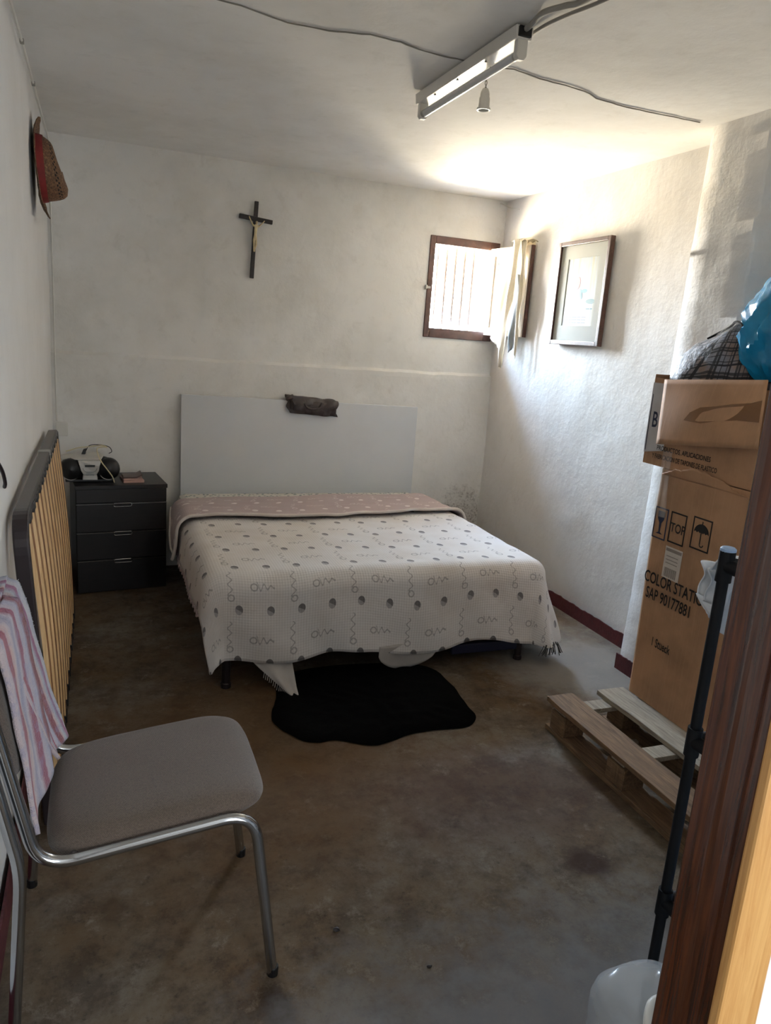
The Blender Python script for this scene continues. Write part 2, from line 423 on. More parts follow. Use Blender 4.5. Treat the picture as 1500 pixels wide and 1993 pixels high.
def tag(o, label, cat, group=None, kind=None):
    o['label'] = label; o['category'] = cat
    if group: o['group'] = group
    if kind: o['kind'] = kind
    return o
def struct(o, label): o['kind'] = 'structure'; o['label'] = label; return o
def fillet(pts, r, n=6):
    pts = [Vector(p) for p in pts]; out = [pts[0]]
    for a, b, c in zip(pts, pts[1:], pts[2:]):
        d1, d2 = (a-b), (c-b); l = min(r, d1.length*.49, d2.length*.49); d1.normalize(); d2.normalize()
        p, q = b+d1*l, b+d2*l
        for k in range(n+1):
            t = k/n; out.append(p*(1-t)**2 + b*2*t*(1-t) + q*t*t)
    out.append(pts[-1]); return out
def spline(pts, n=8):
    pts = [Vector(p) for p in pts]; out = []
    P = [pts[0]*2-pts[1]] + pts + [pts[-1]*2-pts[-2]]
    for i in range(1, len(P)-2):
        a, b, c, d = P[i-1:i+3]
        for k in range(n):
            t = k/n; out.append(.5*((2*b)+(c-a)*t+(2*a-5*b+4*c-d)*t*t+(3*b-a-3*c+d)*t**3))
    out.append(pts[-1]); return out
def nz(x, y, z, s=1.0): return noise.noise(Vector((x*s, y*s, z*s)))
def lerp(a, b, t): return a+(b-a)*t
def poly_at(pl, t):
    n = len(pl)-1; f = min(max(t, 0), 1)*n; i = min(int(f), n-1); k = f-i
    return tuple(lerp(a, b, k) for a, b in zip(pl[i], pl[i+1]))

# ------------------------------------------------------------------ the room
def steps(a, b, step, extra=()):
    n = max(1, round((b-a)/step)); L = [a+(b-a)*i/n for i in range(n+1)] + list(extra)
    L = sorted(set(round(v, 4) for v in L)); out = [L[0]]
    for v in L[1:]:
        if v-out[-1] > .004 or v in extra: out.append(v)
    return out
def plaster(name, us, vs, pt, amp, mat, label, hole=None, nrm=(0, 0, 1), seed=0):
    """sheet of slightly uneven plaster over the lattice us x vs; pt(u, v) -> point"""
    mb = MB(); N = Vector(nrm); V = {}
    for i, u in enumerate(us):
        for j, v in enumerate(vs):
            p = Vector(pt(u, v)); d = amp*(nz(p.x+seed, p.y, p.z, 1.7)+.5*nz(p.x, p.y+seed, p.z, 6))
            if i in (0, len(us)-1) or j in (0, len(vs)-1): d *= .2
            V[i, j] = mb.bm.verts.new(p+N*d)
    for i in range(len(us)-1):
        for j in range(len(vs)-1):
            cu, cv = (us[i]+us[i+1])/2, (vs[j]+vs[j+1])/2
            if hole and hole[0] < cu < hole[1] and hole[2] < cv < hole[3]: continue
            mb.bm.faces.new((V[i, j], V[i+1, j], V[i+1, j+1], V[i, j+1]))
    o = obj(name, mb, mat, smooth=True, recalc=False); return struct(o, label)

# floor (runs out through the doorway to where the camera stands)
plaster('floor', steps(-1.0, 3.0, .1), steps(-2.0, 5.0, .1), lambda u, v: (u, v, 0), 0, 'floor', 'bare worn concrete floor with brown stains')
plaster('ceiling', steps(-.25, 2.60, .07), steps(YF0, 4.72, .07), lambda u, v: (u, v, H), .003, 'ceil', 'white plastered ceiling with a long crack', nrm=(0, 0, -1))
mb = MB(); mb.box(-.4, 2.8, YF0, 5.15, H+.02, H+.16); struct(obj('ceiling_slab', mb, 'ceil'), 'concrete slab above the plastered ceiling')
HW = (2.055, 2.485, 1.575, 2.13)     # clear window opening
plaster('wall_back', steps(XL-.01, XR+.01, .07, HW[:2]), steps(ZLEDGE+.012, H+.01, .07, HW[2:]), lambda u, v: (u, D, v), .006, 'back', 'upper white plastered back wall with the window', HW, (0, -1, 0))
mb = MB()
def ledge(i, j):
    x = lerp(XL-.01, XR+.01, i); pr = [(D+.0, ZLEDGE+.014), (D-.003, ZLEDGE+.010), (D-.024, ZLEDGE-.004), (D-.026, ZLEDGE-.03)]
    y, z = pr[round(j*3)]; w = .006*nz(x, 3, 0, 5)+.004*nz(x, 9, 0, 20)
    return (x, y, z+w*(1 if j < .9 else 0))
mb.grid(ledge, 120, 3); struct(obj('trim_1', mb, 'back', smooth=True), 'rough plaster ledge running across the back wall')
plaster('wall_back_lower', steps(XL-.01, XR+.01, .07), steps(-.01, ZLEDGE-.03, .07), lambda u, v: (u, D-.026, v), .006, 'back', 'thicker lower part of the back wall, damp in its corner', None, (0, -1, 0))
# window reveal and outer wall thickness
mb = MB(); x0, x1, z0, z1 = HW
mb.quad((x0, D, z0), (x0, D+.05, z0), (x0, D+.05, z1), (x0, D, z1)); mb.quad((x1, D, z0), (x1, D+.05, z0), (x1, D+.05, z1), (x1, D, z1))
mb.quad((x0, D, z0), (x1, D, z0), (x1, D+.05, z0), (x0, D+.05, z0)); mb.quad((x0, D, z1), (x1, D, z1), (x1, D+.05, z1), (x0, D+.05, z1))
struct(obj('trim_2', mb, 'right', recalc=False), 'plastered reveal of the small window')
mb = MB()
for a in ((-.5, x0, -.1, 2.6), (x1, 2.9, -.1, 2.6), (x0, x1, -.1, z0), (x0, x1, z1, 2.6)): mb.box(a[0], a[1], D+.05, D+.40, a[2], a[3])  # wall depth stretched to hold back window light near the opening
struct(obj('wall_outer', mb, 'right'), 'outer leaf of the back wall behind the plaster')
plaster('wall_left', steps(YF0, D+.01, .07), steps(-.01, H+.01, .07), lambda u, v: (XL, u, v), .005, 'left', 'plain white left wall lit bluish from the door', None, (1, 0, 0))
mb = MB(); mb.box(XL-.2, XL-.02, YF0, 5.0, -.1, 2.6); struct(obj('wall_left_core', mb, 'left'), 'masonry behind the left wall plaster')
plaster('wall_right', steps(YF0, D+.01, .05), steps(-.01, H+.01, .05), lambda u, v: (XR, u, v), .010, 'right', 'lumpy white right wall with a framed picture', None, (-1, 0, 0))
mb = MB(); mb.box(XR+.02, XR+.2, YF0, 5.0, -.1, 2.6); struct(obj('wall_right_core', mb, 'right'), 'masonry behind the right wall plaster')
# pillar standing out from the right wall
PX, PY0, PY1 = 2.375, 2.365, 2.69
mb = MB()
def pil(i, j):
    z = lerp(-.01, H+.01, j); per = [(XR+.01, PY1), (PX+.012, PY1), (PX, PY1-.012), (PX, lerp(PY1, PY0, .33)), (PX, lerp(PY1, PY0, .66)), (PX, PY0+.012), (PX+.012, PY0), (XR+.01, PY0)]
    x, y = per[round(i*7)]; lean = (y-PY0)/(PY1-PY0)*.07*(1-z/H)
    w = .009*nz(x*3, y*9, z, 7)+.006*nz(x, y*5, z, 22)
    return (x + (w if x < 2.5 else 0), y+lean+w*.8, z)
mb.grid(pil, 7, 140); struct(obj('wall_pillar', mb, 'right', smooth=True), 'rough plastered pillar standing out from the right wall')
# painted skirting bands
def band(name, pts, h, label, nrm):
    mb = MB(); N = Vector(nrm); L = len(pts)-1
    def fn(i, j):
        p = Vector(poly_at(pts, i)); t = .008*nz(p.x+2, p.y, 1, 14)+.005*nz(p.x, p.y, 3, 45)
        z = [0, 0, h+t, h+t][round(j*3)]; off = [0, .006, .006, 0][round(j*3)]
        return p+N*(off+.0105)+Vector((0, 0, z))
    mb.grid(fn, 90, 3); struct(obj(name, mb, 'red', smooth=False), label)
band('baseboard_right', [(XR, 2.70, 0), (XR, D-.03, 0)], .078, 'dark red painted band along the foot of the right wall', (-1, 0, 0))
band('baseboard_left', [(XL, YF1, 0), (XL, D-.03, 0)], .10, 'dark red painted band along the foot of the left wall', (1, 0, 0))
mb = MB()
mb.grid(lambda i, j: (PX-.014+.010*0, lerp(PY1+.066, PY0+.03, i), [0, .078+.004*nz(i*9, 1, 1, 3)][round(j)]), 30, 1)
struct(obj('baseboard_pillar', mb, 'red', solid=.006), 'dark red painted band at the foot of the pillar')
# front wall with the doorway
JX0, JX1 = .698, .774
mb = MB()
for a in ((JX1, 2.75, -.02, 2.5), (-1.0, -.205, -.02, 2.5), (-.205, JX1, 2.06, 2.5)): mb.box(a[0], a[1], YF0, YF1, a[2], a[3])
struct(obj('wall_front', mb, 'right'), 'white plastered wall round the doorway')

mb = MB(); mb.box(-1.0, -.9, -2.0, YF0, 0, 2.6); struct(obj('wall_hall_left', mb, 'right'), 'left wall of the unseen hall added behind the camera')  # closed hall added out of view to cut sky light through the doorway
mb = MB(); mb.box(2.2, 2.3, -2.0, YF0, 0, 2.6); struct(obj('wall_hall_right', mb, 'right'), 'right wall of the unseen hall added behind the camera')
mb = MB(); mb.box(-1.0, 2.3, -2.1, -2.0, 0, 2.6); struct(obj('wall_hall_far', mb, 'right'), 'far wall of the unseen hall added behind the camera')
mb = MB(); mb.box(-1.0, 2.3, -2.1, YF0, 2.5, 2.6); struct(obj('ceiling_hall', mb, 'ceil'), 'ceiling of the unseen hall added behind the camera')
# door frame: right jamb in profile, head and left jamb
def jamb(sign, xface, name, label):
    d = bpy.data.objects.new(name, None); d.location = (xface, YF0, 0); COL.objects.link(d); d['_base'] = (xface, YF0, 0); struct(d, label)
    prof = [(0, .635), (0, .622), (.004, .612), (.004, .603), (.010, .598), (.014, .590), (.015, .578), (.011, .571), (.016, .562), (.030, .556)]
    mb = MB(); cols = []
    full = prof + [(.076, .556), (.076, .635)]
    b = [(xface+sign*px, py, 0) for px, py in full]
    mb.hexa(b if sign > 0 else b[::-1], [(x, y, 2.05) for x, y, _ in (b if sign > 0 else b[::-1])])
    obj('door_jamb', mb, 'jamb', d, bevel=.002)
    mb = MB(); a0, a1 = sorted((xface+sign*.008, xface+sign*.078)); mb.box(a0, a1, .542, .558, 0, 2.06)
    obj('architrave', mb, 'jamb_tan', d, bevel=.004)
    return d
dj = jamb(1, JX0, 'door_1', 'dark varnished wooden door frame with tan architrave')
jamb(-1, -.135, 'door_2', 'left post of the varnished wooden door frame')
mb = MB(); mb.box(-.14, .70, .556, .635, 2.0, 2.06); obj('door_head', mb, 'jamb', dj, bevel=.004)

# ------------------------------------------------------------------ ceiling crack
def crack(pts, name, label):
    mb = MB(); P = []
    for a, b in zip(pts, pts[1:]):
        n = max(2, int((Vector(b)-Vector(a)).length/.025))
        for k in range(n):
            t = k/n; x, y = lerp(a[0], b[0], t), lerp(a[1], b[1], t)
            P.append((x, y+.004*nz(x, y, 5, 9)+.005*nz(x, y, 2, 40), H-.0025))
    P.append((pts[-1][0], pts[-1][1], H-.0025))
    mb.tube(P, [.0022+.0009*nz(p[0], 4, 4, 12) for p in P], 6)
    o = obj(name, mb, 'crack', bpy.data.objects['ceiling'], smooth=True); o['label'] = label
crack([(.20, 2.50), (.357, 2.534), (.418, 2.537), (.57, 2.582), (.702, 2.574), (.826, 2.534), (.933, 2.535), (1.029, 2.567), (1.078, 2.572), (1.153, 2.568), (1.294, 2.573), (1.361, 2.547), (1.459, 2.573), (1.599, 2.589), (1.72, 2.609), (1.773, 2.644), (1.906, 2.663), (2.102, 2.66), (2.285, 2.656)], 'ceiling_crack', 'jagged grey crack')

# ------------------------------------------------------------------ window 1
win = bpy.data.objects.new('window_1', None); win.location = (2.27, D, 1.5); win['_base'] = (2.27, D, 1.5); COL.objects.link(win); struct(win, 'small barred window with a brown wooden frame')
WF = (2.028, 2.543, 1.525, 2.17)
mb = MB(); 
def rail(a, b, c, d): 
    m_ = MB(); m_.box(a, b, D-.012, D+.04, c, d); obj('frame_rail', m_, 'brown_wood', win, bevel=.004)
rail(WF[0], HW[0]+.012, WF[2], WF[3]); rail(HW[1]-.012, WF[1]-.004, WF[2], WF[3])
rail(HW[0]+.012, HW[1]-.012, HW[3]-.012, WF[3]); rail(HW[0]+.012, HW[1]-.012, WF[2], HW[2]+.012)
for k in range(5):
    x = HW[0]+.012+(HW[1]-HW[0]-.024)*(k+1)/6
    mb = MB(); mb.tube([(x, D+.10, HW[2]-.01), (x, D+.10, HW[3]+.01)], .010, 10); obj('bar', mb, 'window_bar', win, smooth=True)
mb = MB(); mb.box(2.012, 2.05, D-.02, D-.008, 1.835, 1.85); mb.box(2.012, 2.022, D-.03, D-.008, 1.83, 1.856); obj('latch_plate', mb, 'dull_metal', win, bevel=.002)
# open casement leaf folded back along the right wall
LA, LB = Vector((2.478, 4.672, 0)), Vector((2.528, 4.262, 0)); ld = (LB-LA).normalized(); ln_ = Vector((-ld.y, ld.x, 0))
if ln_.x > 0: ln_ = -ln_
def leafbox(s0, s1, z0, z1, n0, n1):
    b = [LA+ld*s0+ln_*n0, LA+ld*s1+ln_*n0, LA+ld*s1+ln_*n1, LA+ld*s0+ln_*n1]
    m_ = MB(); m_.hexa([p+Vector((0, 0, z0)) for p in b], [p+Vector((0, 0, z1)) for p in b]); return m_
LW = (LB-LA).length
for a in ((0, .05, 1.565, 2.125), (LW-.05, LW, 1.565, 2.125)): obj('leaf_stile', leafbox(*a, -.016, .016), 'leaf_glare', win, bevel=.003)
for a in ((.05, LW-.05, 1.565, 1.615), (.05, LW-.05, 2.075, 2.125)): obj('leaf_rail', leafbox(*a, -.016, .016), 'leaf_glare', win, bevel=.003)
obj('leaf_panel', leafbox(.05, LW-.05, 1.615, 2.075, -.008, .006), 'leaf_glare', win)
obj('leaf_slot', leafbox(.075, .086, 1.63, 2.06, .006, .0085), 'black_wood', win, label='dark upright slot')
obj('leaf_edge', leafbox(LW, LW+.010, 1.565, 2.125, -.018, .006), 'brown_wood', win, label='brown outer edge')

# ------------------------------------------------------------------ rag over the casement leaf
rag = thing('draped_rag', 'torn cream rag hanging over the open window leaf', 'rag', (2.46, 4.35, 1.38))
def leafpt(s, z, n): p = LA+ld*s+ln_*n; return Vector((p.x, p.y, z))
def ragsheet(name, L, R, mat, n0, waves, amp, nu=26, nv=34, label=None, wrap=0):
    """L, R: (distance along the leaf, z) outlines from top to bottom"""
    mb = MB()
    def fn(i, j):
        a, b = poly_at(L, j), poly_at(R, j); s, z = lerp(a[0], b[0], i), lerp(a[1], b[1], i)
        n = n0+amp*(1.2-.6*j)*math.sin(waves*2*PI*i+.9*math.sin(3*j))+.012*nz(i*2, j*3, n0*50)
        z += .012*nz(i*6, 7, 0)*j
        return leafpt(s, z, max(n, .019)-wrap*i**3)
    mb.grid(fn, nu, nv)
    return obj(name, mb, mat, rag, smooth=True, solid=.002, label=label)
ragsheet('left_fold', [(.275, 2.15), (.24, 2.06), (.19, 1.86), (.145, 1.66), (.105, 1.545)], [(.355, 2.155), (.325, 2.02), (.30, 1.86), (.265, 1.60), (.215, 1.49)], 'cloth', .032, 1.3, .006)
ragsheet('middle_fold', [(.29, 2.155), (.30, 1.93), (.275, 1.78), (.235, 1.58), (.265, 1.365)], [(.37, 2.155), (.36, 1.95), (.365, 1.80), (.32, 1.66), (.285, 1.365)], 'cloth', .050, .9, .006)
ragsheet('right_fold', [(.335, 2.155), (.365, 1.98), (.385, 1.84), (.375, 1.72), (.385, 1.47)], [(LW-.002, 2.15), (LW+.001, 2.03), (LW+.003, 1.85), (LW+.001, 1.64), (LW-.004, 1.43)], 'cloth', .036, 1.1, .006)
ragsheet('torn_underside', [(.30, 1.95), (.33, 1.85), (.30, 1.72), (.30, 1.60), (.31, 1.46)], [(.375, 1.95), (.39, 1.85), (.385, 1.75), (.38, 1.62), (.36, 1.50)], 'cloth_shade', .024, 1, .004, label='layer under the tear, shade put into its grey')
mb = MB()      # the piece of cloth lying over the top edge of the leaf
mb.grid(lambda i, j: leafpt(lerp(.275, LW+.015, i), 2.150+.012*math.sin(PI*j)+.006*math.sin(18*i), lerp(-.035, .05, j)), 24, 6)
mb.grid(lambda i, j: leafpt(lerp(.275, LW+.015, i), lerp(2.152, 1.98+.03*math.sin(9*i), j), -.036), 24, 8)
obj('top_fold', mb, 'cloth', rag, smooth=True, solid=.002)

# ------------------------------------------------------------------ framed picture on the right wall
pic = thing('framed_picture', 'tall framed print with wide pale mat on the right wall', 'picture', (XR, 3.70, 1.53))
PYA, PYB, PZA, PZB = 3.462, 3.945, 1.535, 2.108; fx0, fx1, fwid = XR-.014, XR-.044, .024
def pbox(name, y0, y1, z0, z1, xa, xb, mat, bev=.003, par=pic, label=None):
    mb = MB(); mb.box(min(xa, xb), max(xa, xb), y0, y1, z0, z1); return obj(name, mb, mat, par, bevel=bev, label=label)
pbox('frame_side', PYA, PYA+fwid, PZA, PZB, fx0, fx1, 'frame_wood'); pbox('frame_side', PYB-fwid, PYB, PZA, PZB, fx0, fx1, 'frame_wood')
pbox('frame_side', PYA+fwid, PYB-fwid, PZA, PZA+fwid, fx0, fx1, 'frame_wood'); pbox('frame_side', PYA+fwid, PYB-fwid, PZB-fwid, PZB, fx0, fx1, 'frame_wood')
pbox('back_panel', PYA+.01, PYB-.01, PZA+.01, PZB-.01, XR-.010, XR-.020, 'mat_board', 0)
MW = .072
mb = MB(); yi0, yi1, zi0, zi1 = PYA+fwid, PYB-fwid, PZA+fwid, PZB-fwid
for a in ((yi0, yi0+MW, zi0, zi1), (yi1-MW, yi1, zi0, zi1), (yi0+MW, yi1-MW, zi0, zi0+MW+.012), (yi0+MW, yi1-MW, zi1-MW, zi1)): mb.box(XR-.031, XR-.028, *a)
obj('mat_board', mb, 'mat_board', pic)
def print_mat():
    n = NT('faded_print'); co = n.coord(); f = n.noise(n.coord('Object', (1, 14, 1.2)), 3, 3)
    c = n.ramp(f, [(.35, '#95a3b3'), (.5, '#a9aeaa'), (.65, '#a5a48e')]); n.set(Base_Color=c, Roughness=.6); return n.m
M_['print'] = print_mat()
prt = pbox('print', yi0+MW, yi1-MW, zi0+MW, zi1-MW, XR-.028, XR-.024, 'print', 0)
M_['p_red'] = simple('faded_red', '#b06a70', .6); M_['p_blue'] = simple('faded_blue', '#4f97b5', .6); M_['p_teal'] = simple('faded_teal', '#457073', .6); M_['p_grey'] = simple('faded_grey', '#6f7a80', .6)
def blob(name, cy, cz, ry, rz, mat, ang=0):
    mb = MB(); P = []
    for k in range(18):
        a = 2*PI*k/18; y, z = ry*math.cos(a), rz*math.sin(a); P.append((XR-.0284, cy+y*math.cos(ang)-z*math.sin(ang), cz+y*math.sin(ang)+z*math.cos(ang)))
    mb.prism(P, (-.0004, 0, 0)); obj(name, mb, mat, prt)
blob('red_mark', 3.735, 1.875, .024, .036, 'p_red', .2); blob('blue_mark', 3.695, 1.815, .012, .030, 'p_blue', -.3); blob('blue_mark', 3.665, 1.832, .026, .011, 'p_blue')
blob('teal_mark', 3.595, 1.775, .045, .013, 'p_teal')
def dash(y0, y1, z, h=.004, mat='p_grey'):
    mb = MB(); mb.box(XR-.0288, XR-.0282, min(y0, y1), max(y0, y1), z-h/2, z+h/2); return mb
for z, ws in ((1.735, (.03, .02)), ):
    y = 3.63
    for w in ws: obj('text_line', dash(y, y-w, z, .006, ), 'p_teal', prt); y -= w+.008
for r, z in enumerate((1.690, 1.675, 1.660)):
    y = 3.82
    for w in (.03, .02, .045, .03, .04): obj('text_line', dash(y, y-w, z), 'p_grey', prt); y -= w+.008
mb = MB(); mb.quad((XR-.036, yi0, zi0), (XR-.036, yi0, zi1), (XR-.036, yi1, zi1), (XR-.036, yi1, zi0)); obj('pane', mb, 'glass', pic, recalc=False)

# ------------------------------------------------------------------ crucifix
cx = thing('crucifix', 'black wooden crucifix with an ivory figure on the back wall', 'crucifix', (.874, D, 1.79))
CT = Matrix.Translation((.872, D-.012, 1.79)) @ Matrix.Rotation(math.radians(2.2), 4, 'Y')
mb = MB(); mb.box(-.0115, .0115, -.018, 0, 0, .437, CT); obj('upright_beam', mb, 'black_wood', cx, bevel=.002)
CT2 = CT @ Matrix.Translation((.002, 0, .338)) @ Matrix.Rotation(math.radians(2.5), 4, 'Y')
mb = MB(); mb.box(-.099, .099, -.022, -.002, -.012, .012, CT2); obj('cross_beam', mb, 'black_wood', cx, bevel=.002)
def skinned(name, verts, edges, radii, mat, parent, sub=2):
    me = bpy.data.meshes.new(name); me.from_pydata([tuple(v) for v in verts], edges, []); o = bpy.data.objects.new(name, me); COL.objects.link(o)
    me.materials.append(M_[mat]); sk = o.modifiers.new('skin', 'SKIN'); sk.use_smooth_shade = True
    for v, r in zip(me.skin_vertices[0].data, radii): v.radius = r if hasattr(r, '__len__') else (r, r); v.use_root = False
    me.skin_vertices[0].data[0].use_root = True
    q = o.modifiers.new('sub', 'SUBSURF'); q.levels = sub; q.render_levels = sub
    adopt(o, parent); return o
yb = -.032
fv = [(0, yb, .228), (.001, yb, .252), (.001, yb, .278), (.002, yb, .298), (.003, yb-.002, .307), (.004, yb-.006, .317), (.003, yb-.006, .326),
      (-.014, yb, .297), (-.027, yb+.002, .318), (-.038, yb+.004, .339), (-.042, yb+.006, .346),
      (.018, yb, .297), (.032, yb+.002, .310), (.047, yb+.004, .328), (.052, yb+.006, .334),
      (-.006, yb, .218), (-.005, yb-.006, .190), (-.002, yb+.002, .160), (-.001, yb-.003, .150),
      (.007, yb, .218), (.008, yb-.006, .191), (.003, yb+.002, .162), (.002, yb-.004, .150)]
fe = [(0, 1), (1, 2), (2, 3), (3, 4), (4, 5), (5, 6), (3, 7), (7, 8), (8, 9), (9, 10), (3, 11), (11, 12), (12, 13), (13, 14), (0, 15), (15, 16), (16, 17), (17, 18), (0, 19), (19, 20), (20, 21), (21, 22)]
fr = [.010, .0085, .010, .009, .004, .008, .007, .0055, .004, .0032, .003, .0055, .004, .0032, .003, .0075, .0055, .0038, .0035, .0075, .0055, .0038, .0035]
skinned('figure', [CT @ Vector(v) for v in fv], fe, fr, 'ivory', cx)

# ------------------------------------------------------------------ straw hat on the left wall
hat = thing('straw_hat', 'brown straw hat with a red band hanging on the left wall', 'hat', (XL, 3.72, 2.09))
HC = Vector((XL+.014, 3.72, 2.09)); HB = Matrix.Translation(HC) @ Matrix.Rotation(math.radians(-4), 4, 'Y')
def hatpt(rz, ry, h, a, tilt=0): return HB @ Vector((h+tilt*math.sin(a), ry*math.cos(a), rz*math.sin(a)))
mb = MB(); NS = 64
cprof = [(.128, .006), (.127, .014), (.123, .034), (.118, .052), (.112, .070), (.104, .084), (.092, .094), (.066, .098), (.03, .090), (.002, .086)]
def crown(i, j):
    a = 2*PI*i; r, h = cprof[round(j*9)]
    top = max(0, (h-.034)/.06)
    pin = 1-.22*top*abs(math.cos(a))**3
    return hatpt(r*1.05, r*.95*pin, h, a, -.020*top) + Vector((0, 0, -.006*top))
mb.grid(crown, NS, 9); obj('crown', mb, 'straw', hat, smooth=True)
mb = MB()
def brim(i, j):
    a = 2*PI*i; t = j
    curl = .004*t+.022*abs(math.sin(a))**4*t**2
    rag_ = 1+.012*nz(math.cos(a)*3, math.sin(a)*3, 1, 3)*t
    return hatpt(lerp(.128, .198, t)*rag_, lerp(.121, .165, t)*rag_, .006+curl*1.15+.004*nz(math.cos(a), math.sin(a), t, 5), a)
mb.grid(brim, NS, 8); obj('brim', mb, 'straw', hat, smooth=True, solid=.004)
mb = MB()
mb.grid(lambda i, j: hatpt((lerp(.128, .122, j)+.003)*1.05, (lerp(.128, .122, j)+.003)*.95, .008+.030*j, 2*PI*i), NS, 3); obj('hat_band', mb, 'straw_band', hat, smooth=True)

# ------------------------------------------------------------------ fluorescent fitting, pendant socket, cables
lamp = thing('fluorescent_fitting', 'white fluorescent batten with one tube across the ceiling crack', 'lamp', (1.205, 2.58, H))
lx, ly0, ly1 = 1.20, 2.20, 2.975
mb = MB(); mb.hexa([(lx-.026, ly0, H-.044), (lx+.026, ly0, H-.044), (lx+.026, ly1, H-.044), (lx-.026, ly1, H-.044)], [(lx-.030, ly0, H-.008), (lx+.030, ly0, H-.008), (lx+.030, ly1, H-.008), (lx-.030, ly1, H-.008)])
obj('batten_body', mb, 'white_metal', lamp, bevel=.003)
for y in (2.42, 2.63, 2.82):
    mb = MB(); mb.lathe([(.0045, 0), (.0045, .003), (.003, .004)], (lx-.012, y, H-.048), seg=10); obj('screw', mb, 'dark_metal', lamp)
for y, s in ((ly0+.006, -1), (ly1-.006, 1)):
    mb = MB(); P = [(lx-.018, y, H-.042), (lx+.018, y, H-.042), (lx+.018, y, H-.088), (lx+.010, y, H-.098), (lx-.010, y, H-.098), (lx-.018, y, H-.088)]
    mb.prism(P, (0, .022*-s, 0)); obj('lamp_holder', mb, 'white_plastic', lamp, bevel=.003)
    mb = MB(); mb.box(lx-.022, lx+.02, min(y, y+s*.014), max(y, y+s*.014), H-.040, H-.012); obj('end_cap', mb, 'black_plastic', lamp, bevel=.002)
mb = MB(); mb.tube([(lx, ly0+.03, H-.080), (lx, ly1-.03, H-.080)], .0130, 18); obj('tube', mb, 'tube', lamp, smooth=True)
for a, b in ((ly0+.026, ly0+.045), (ly1-.045, ly1-.026)):
    mb = MB(); mb.tube([(lx, a, H-.080), (lx, b, H-.080)], .0134, 18); obj('tube_cap', mb, 'dull_metal', lamp, smooth=True)
pend = thing('pendant_socket', 'empty white bulb holder hanging on twisted wire under the batten', 'lamp holder', (1.285, 2.60, H))
mb = MB()
for ph in (0, PI): mb.tube([(1.285+.003*math.cos(ph+t*9), 2.60+.003*math.sin(ph+t*9), lerp(H-.008, 2.372, t)) for t in [k/16 for k in range(17)]], .0017, 6)
obj('twisted_wire', mb, 'cable', pend, smooth=True)
mb = MB(); mb.lathe([(.004, .0), (.010, -.002), (.015, -.012), (.0165, -.02), (.0165, -.028), (.0185, -.032), (.0195, -.058), (.0195, -.066)], (1.285, 2.60, 2.376), seg=22, caps=False); obj('holder_body', mb, 'white_plastic', pend, smooth=True)
mb = MB(); mb.lathe([(.0195, 0), (.0245, -.001), (.0245, -.007), (.0205, -.008), (.0175, -.006), (.0165, .02), (.0, .021)], (1.285, 2.60, 2.312), seg=22, caps=False); obj('holder_ring', mb, 'white_plastic', pend, smooth=True)
def cable(name, pts, r, mat, label, cat='cable', n=8):
    mb = MB(); mb.tube(spline(pts, n), r, 8); o = obj(name, mb, mat, smooth=True)
    return tag(o, label, cat) if label else o
cable('ceiling_cable', [(1.20, 2.21, H-.020), (1.197, 2.156, H-.018), (1.190, 2.085, H-.014), (1.22, 2.023, H-.012), (1.246, 1.963, H-.012), (1.26, 1.70, H-.012)], .0085, 'cable', 'thick grey cable running from the near end of the batten')
cable('thin_ceiling_cable', [(1.238, 2.45, H-.009), (1.241, 2.387, H-.010), (1.247, 2.318, H-.010), (1.246, 2.168, H-.010), (1.262, 2.066, H-.010), (1.29, 1.951, H-.010), (1.33, 1.70, H-.010)], .0055, 'cable', 'thinner grey cable running beside the batten on the ceiling')
wc = cable('wall_cable', [(XL+.018, 1.5, H-.03), (XL+.018, 2.3, H-.045), (XL+.018, 3.2, H-.035), (XL+.018, 4.2, H-.04), (XL+.020, 4.60, H-.05), (XL+.02, D-.018, H-.10), (XL+.020, D-.022, 2.1), (XL+.021, D-.018, 1.7), (XL+.020, D-.020, 1.36), (XL+.021, D-.042, 1.25), (XL+.021, D-.042, .90)], .0045, 'white_plastic', 'white cable clipped along the left wall top and down the corner')
for p in ((XL+.018, 2.62, H-.040), (XL+.018, 3.15, H-.035), (XL+.018, 3.66, H-.037)):
    mb = MB(); mb.box(p[0]-.007, p[0]+.007, p[1]-.010, p[1]+.010, p[2]-.008, p[2]+.008); obj('cable_clip', mb, 'cable', wc, bevel=.003)
cable('corner_cable', [(2.50, D-.02, H-.022), (2.53, D-.03, H-.03), (XR-.02, D-.10, H-.055), (XR-.016, D-.20, H-.075)], .004, 'white_plastic', 'short white wire crossing the upper right corner by the window')
sock = thing('wall_socket', 'white plastic wall socket low beside the left corner', 'socket', (-.205, D-.03, .83))
mb = MB(); mb.box(-.232, -.168, D-.05, D-.024, .815, .895); obj('plate', mb, 'white_plastic', sock, bevel=.005)
mb = MB(); mb.lathe([(.019, 0), (.019, .003), (.015, .003), (.015, .001)], (-.195, D-.054, .855), 'y', 20); obj('socket_face', mb, 'white_plastic', sock, smooth=False)
hk = MB(); hk.tube(spline([(XL+.003, 2.08, 1.13), (XL+.012, 2.11, 1.095), (XL+.014, 2.14, 1.06), (XL+.010, 2.16, 1.043)]), .005, 8)
tag(obj('wall_hook', hk, 'dark_metal', smooth=True), 'small dark iron hook on the left wall above the slatted base', 'hook')

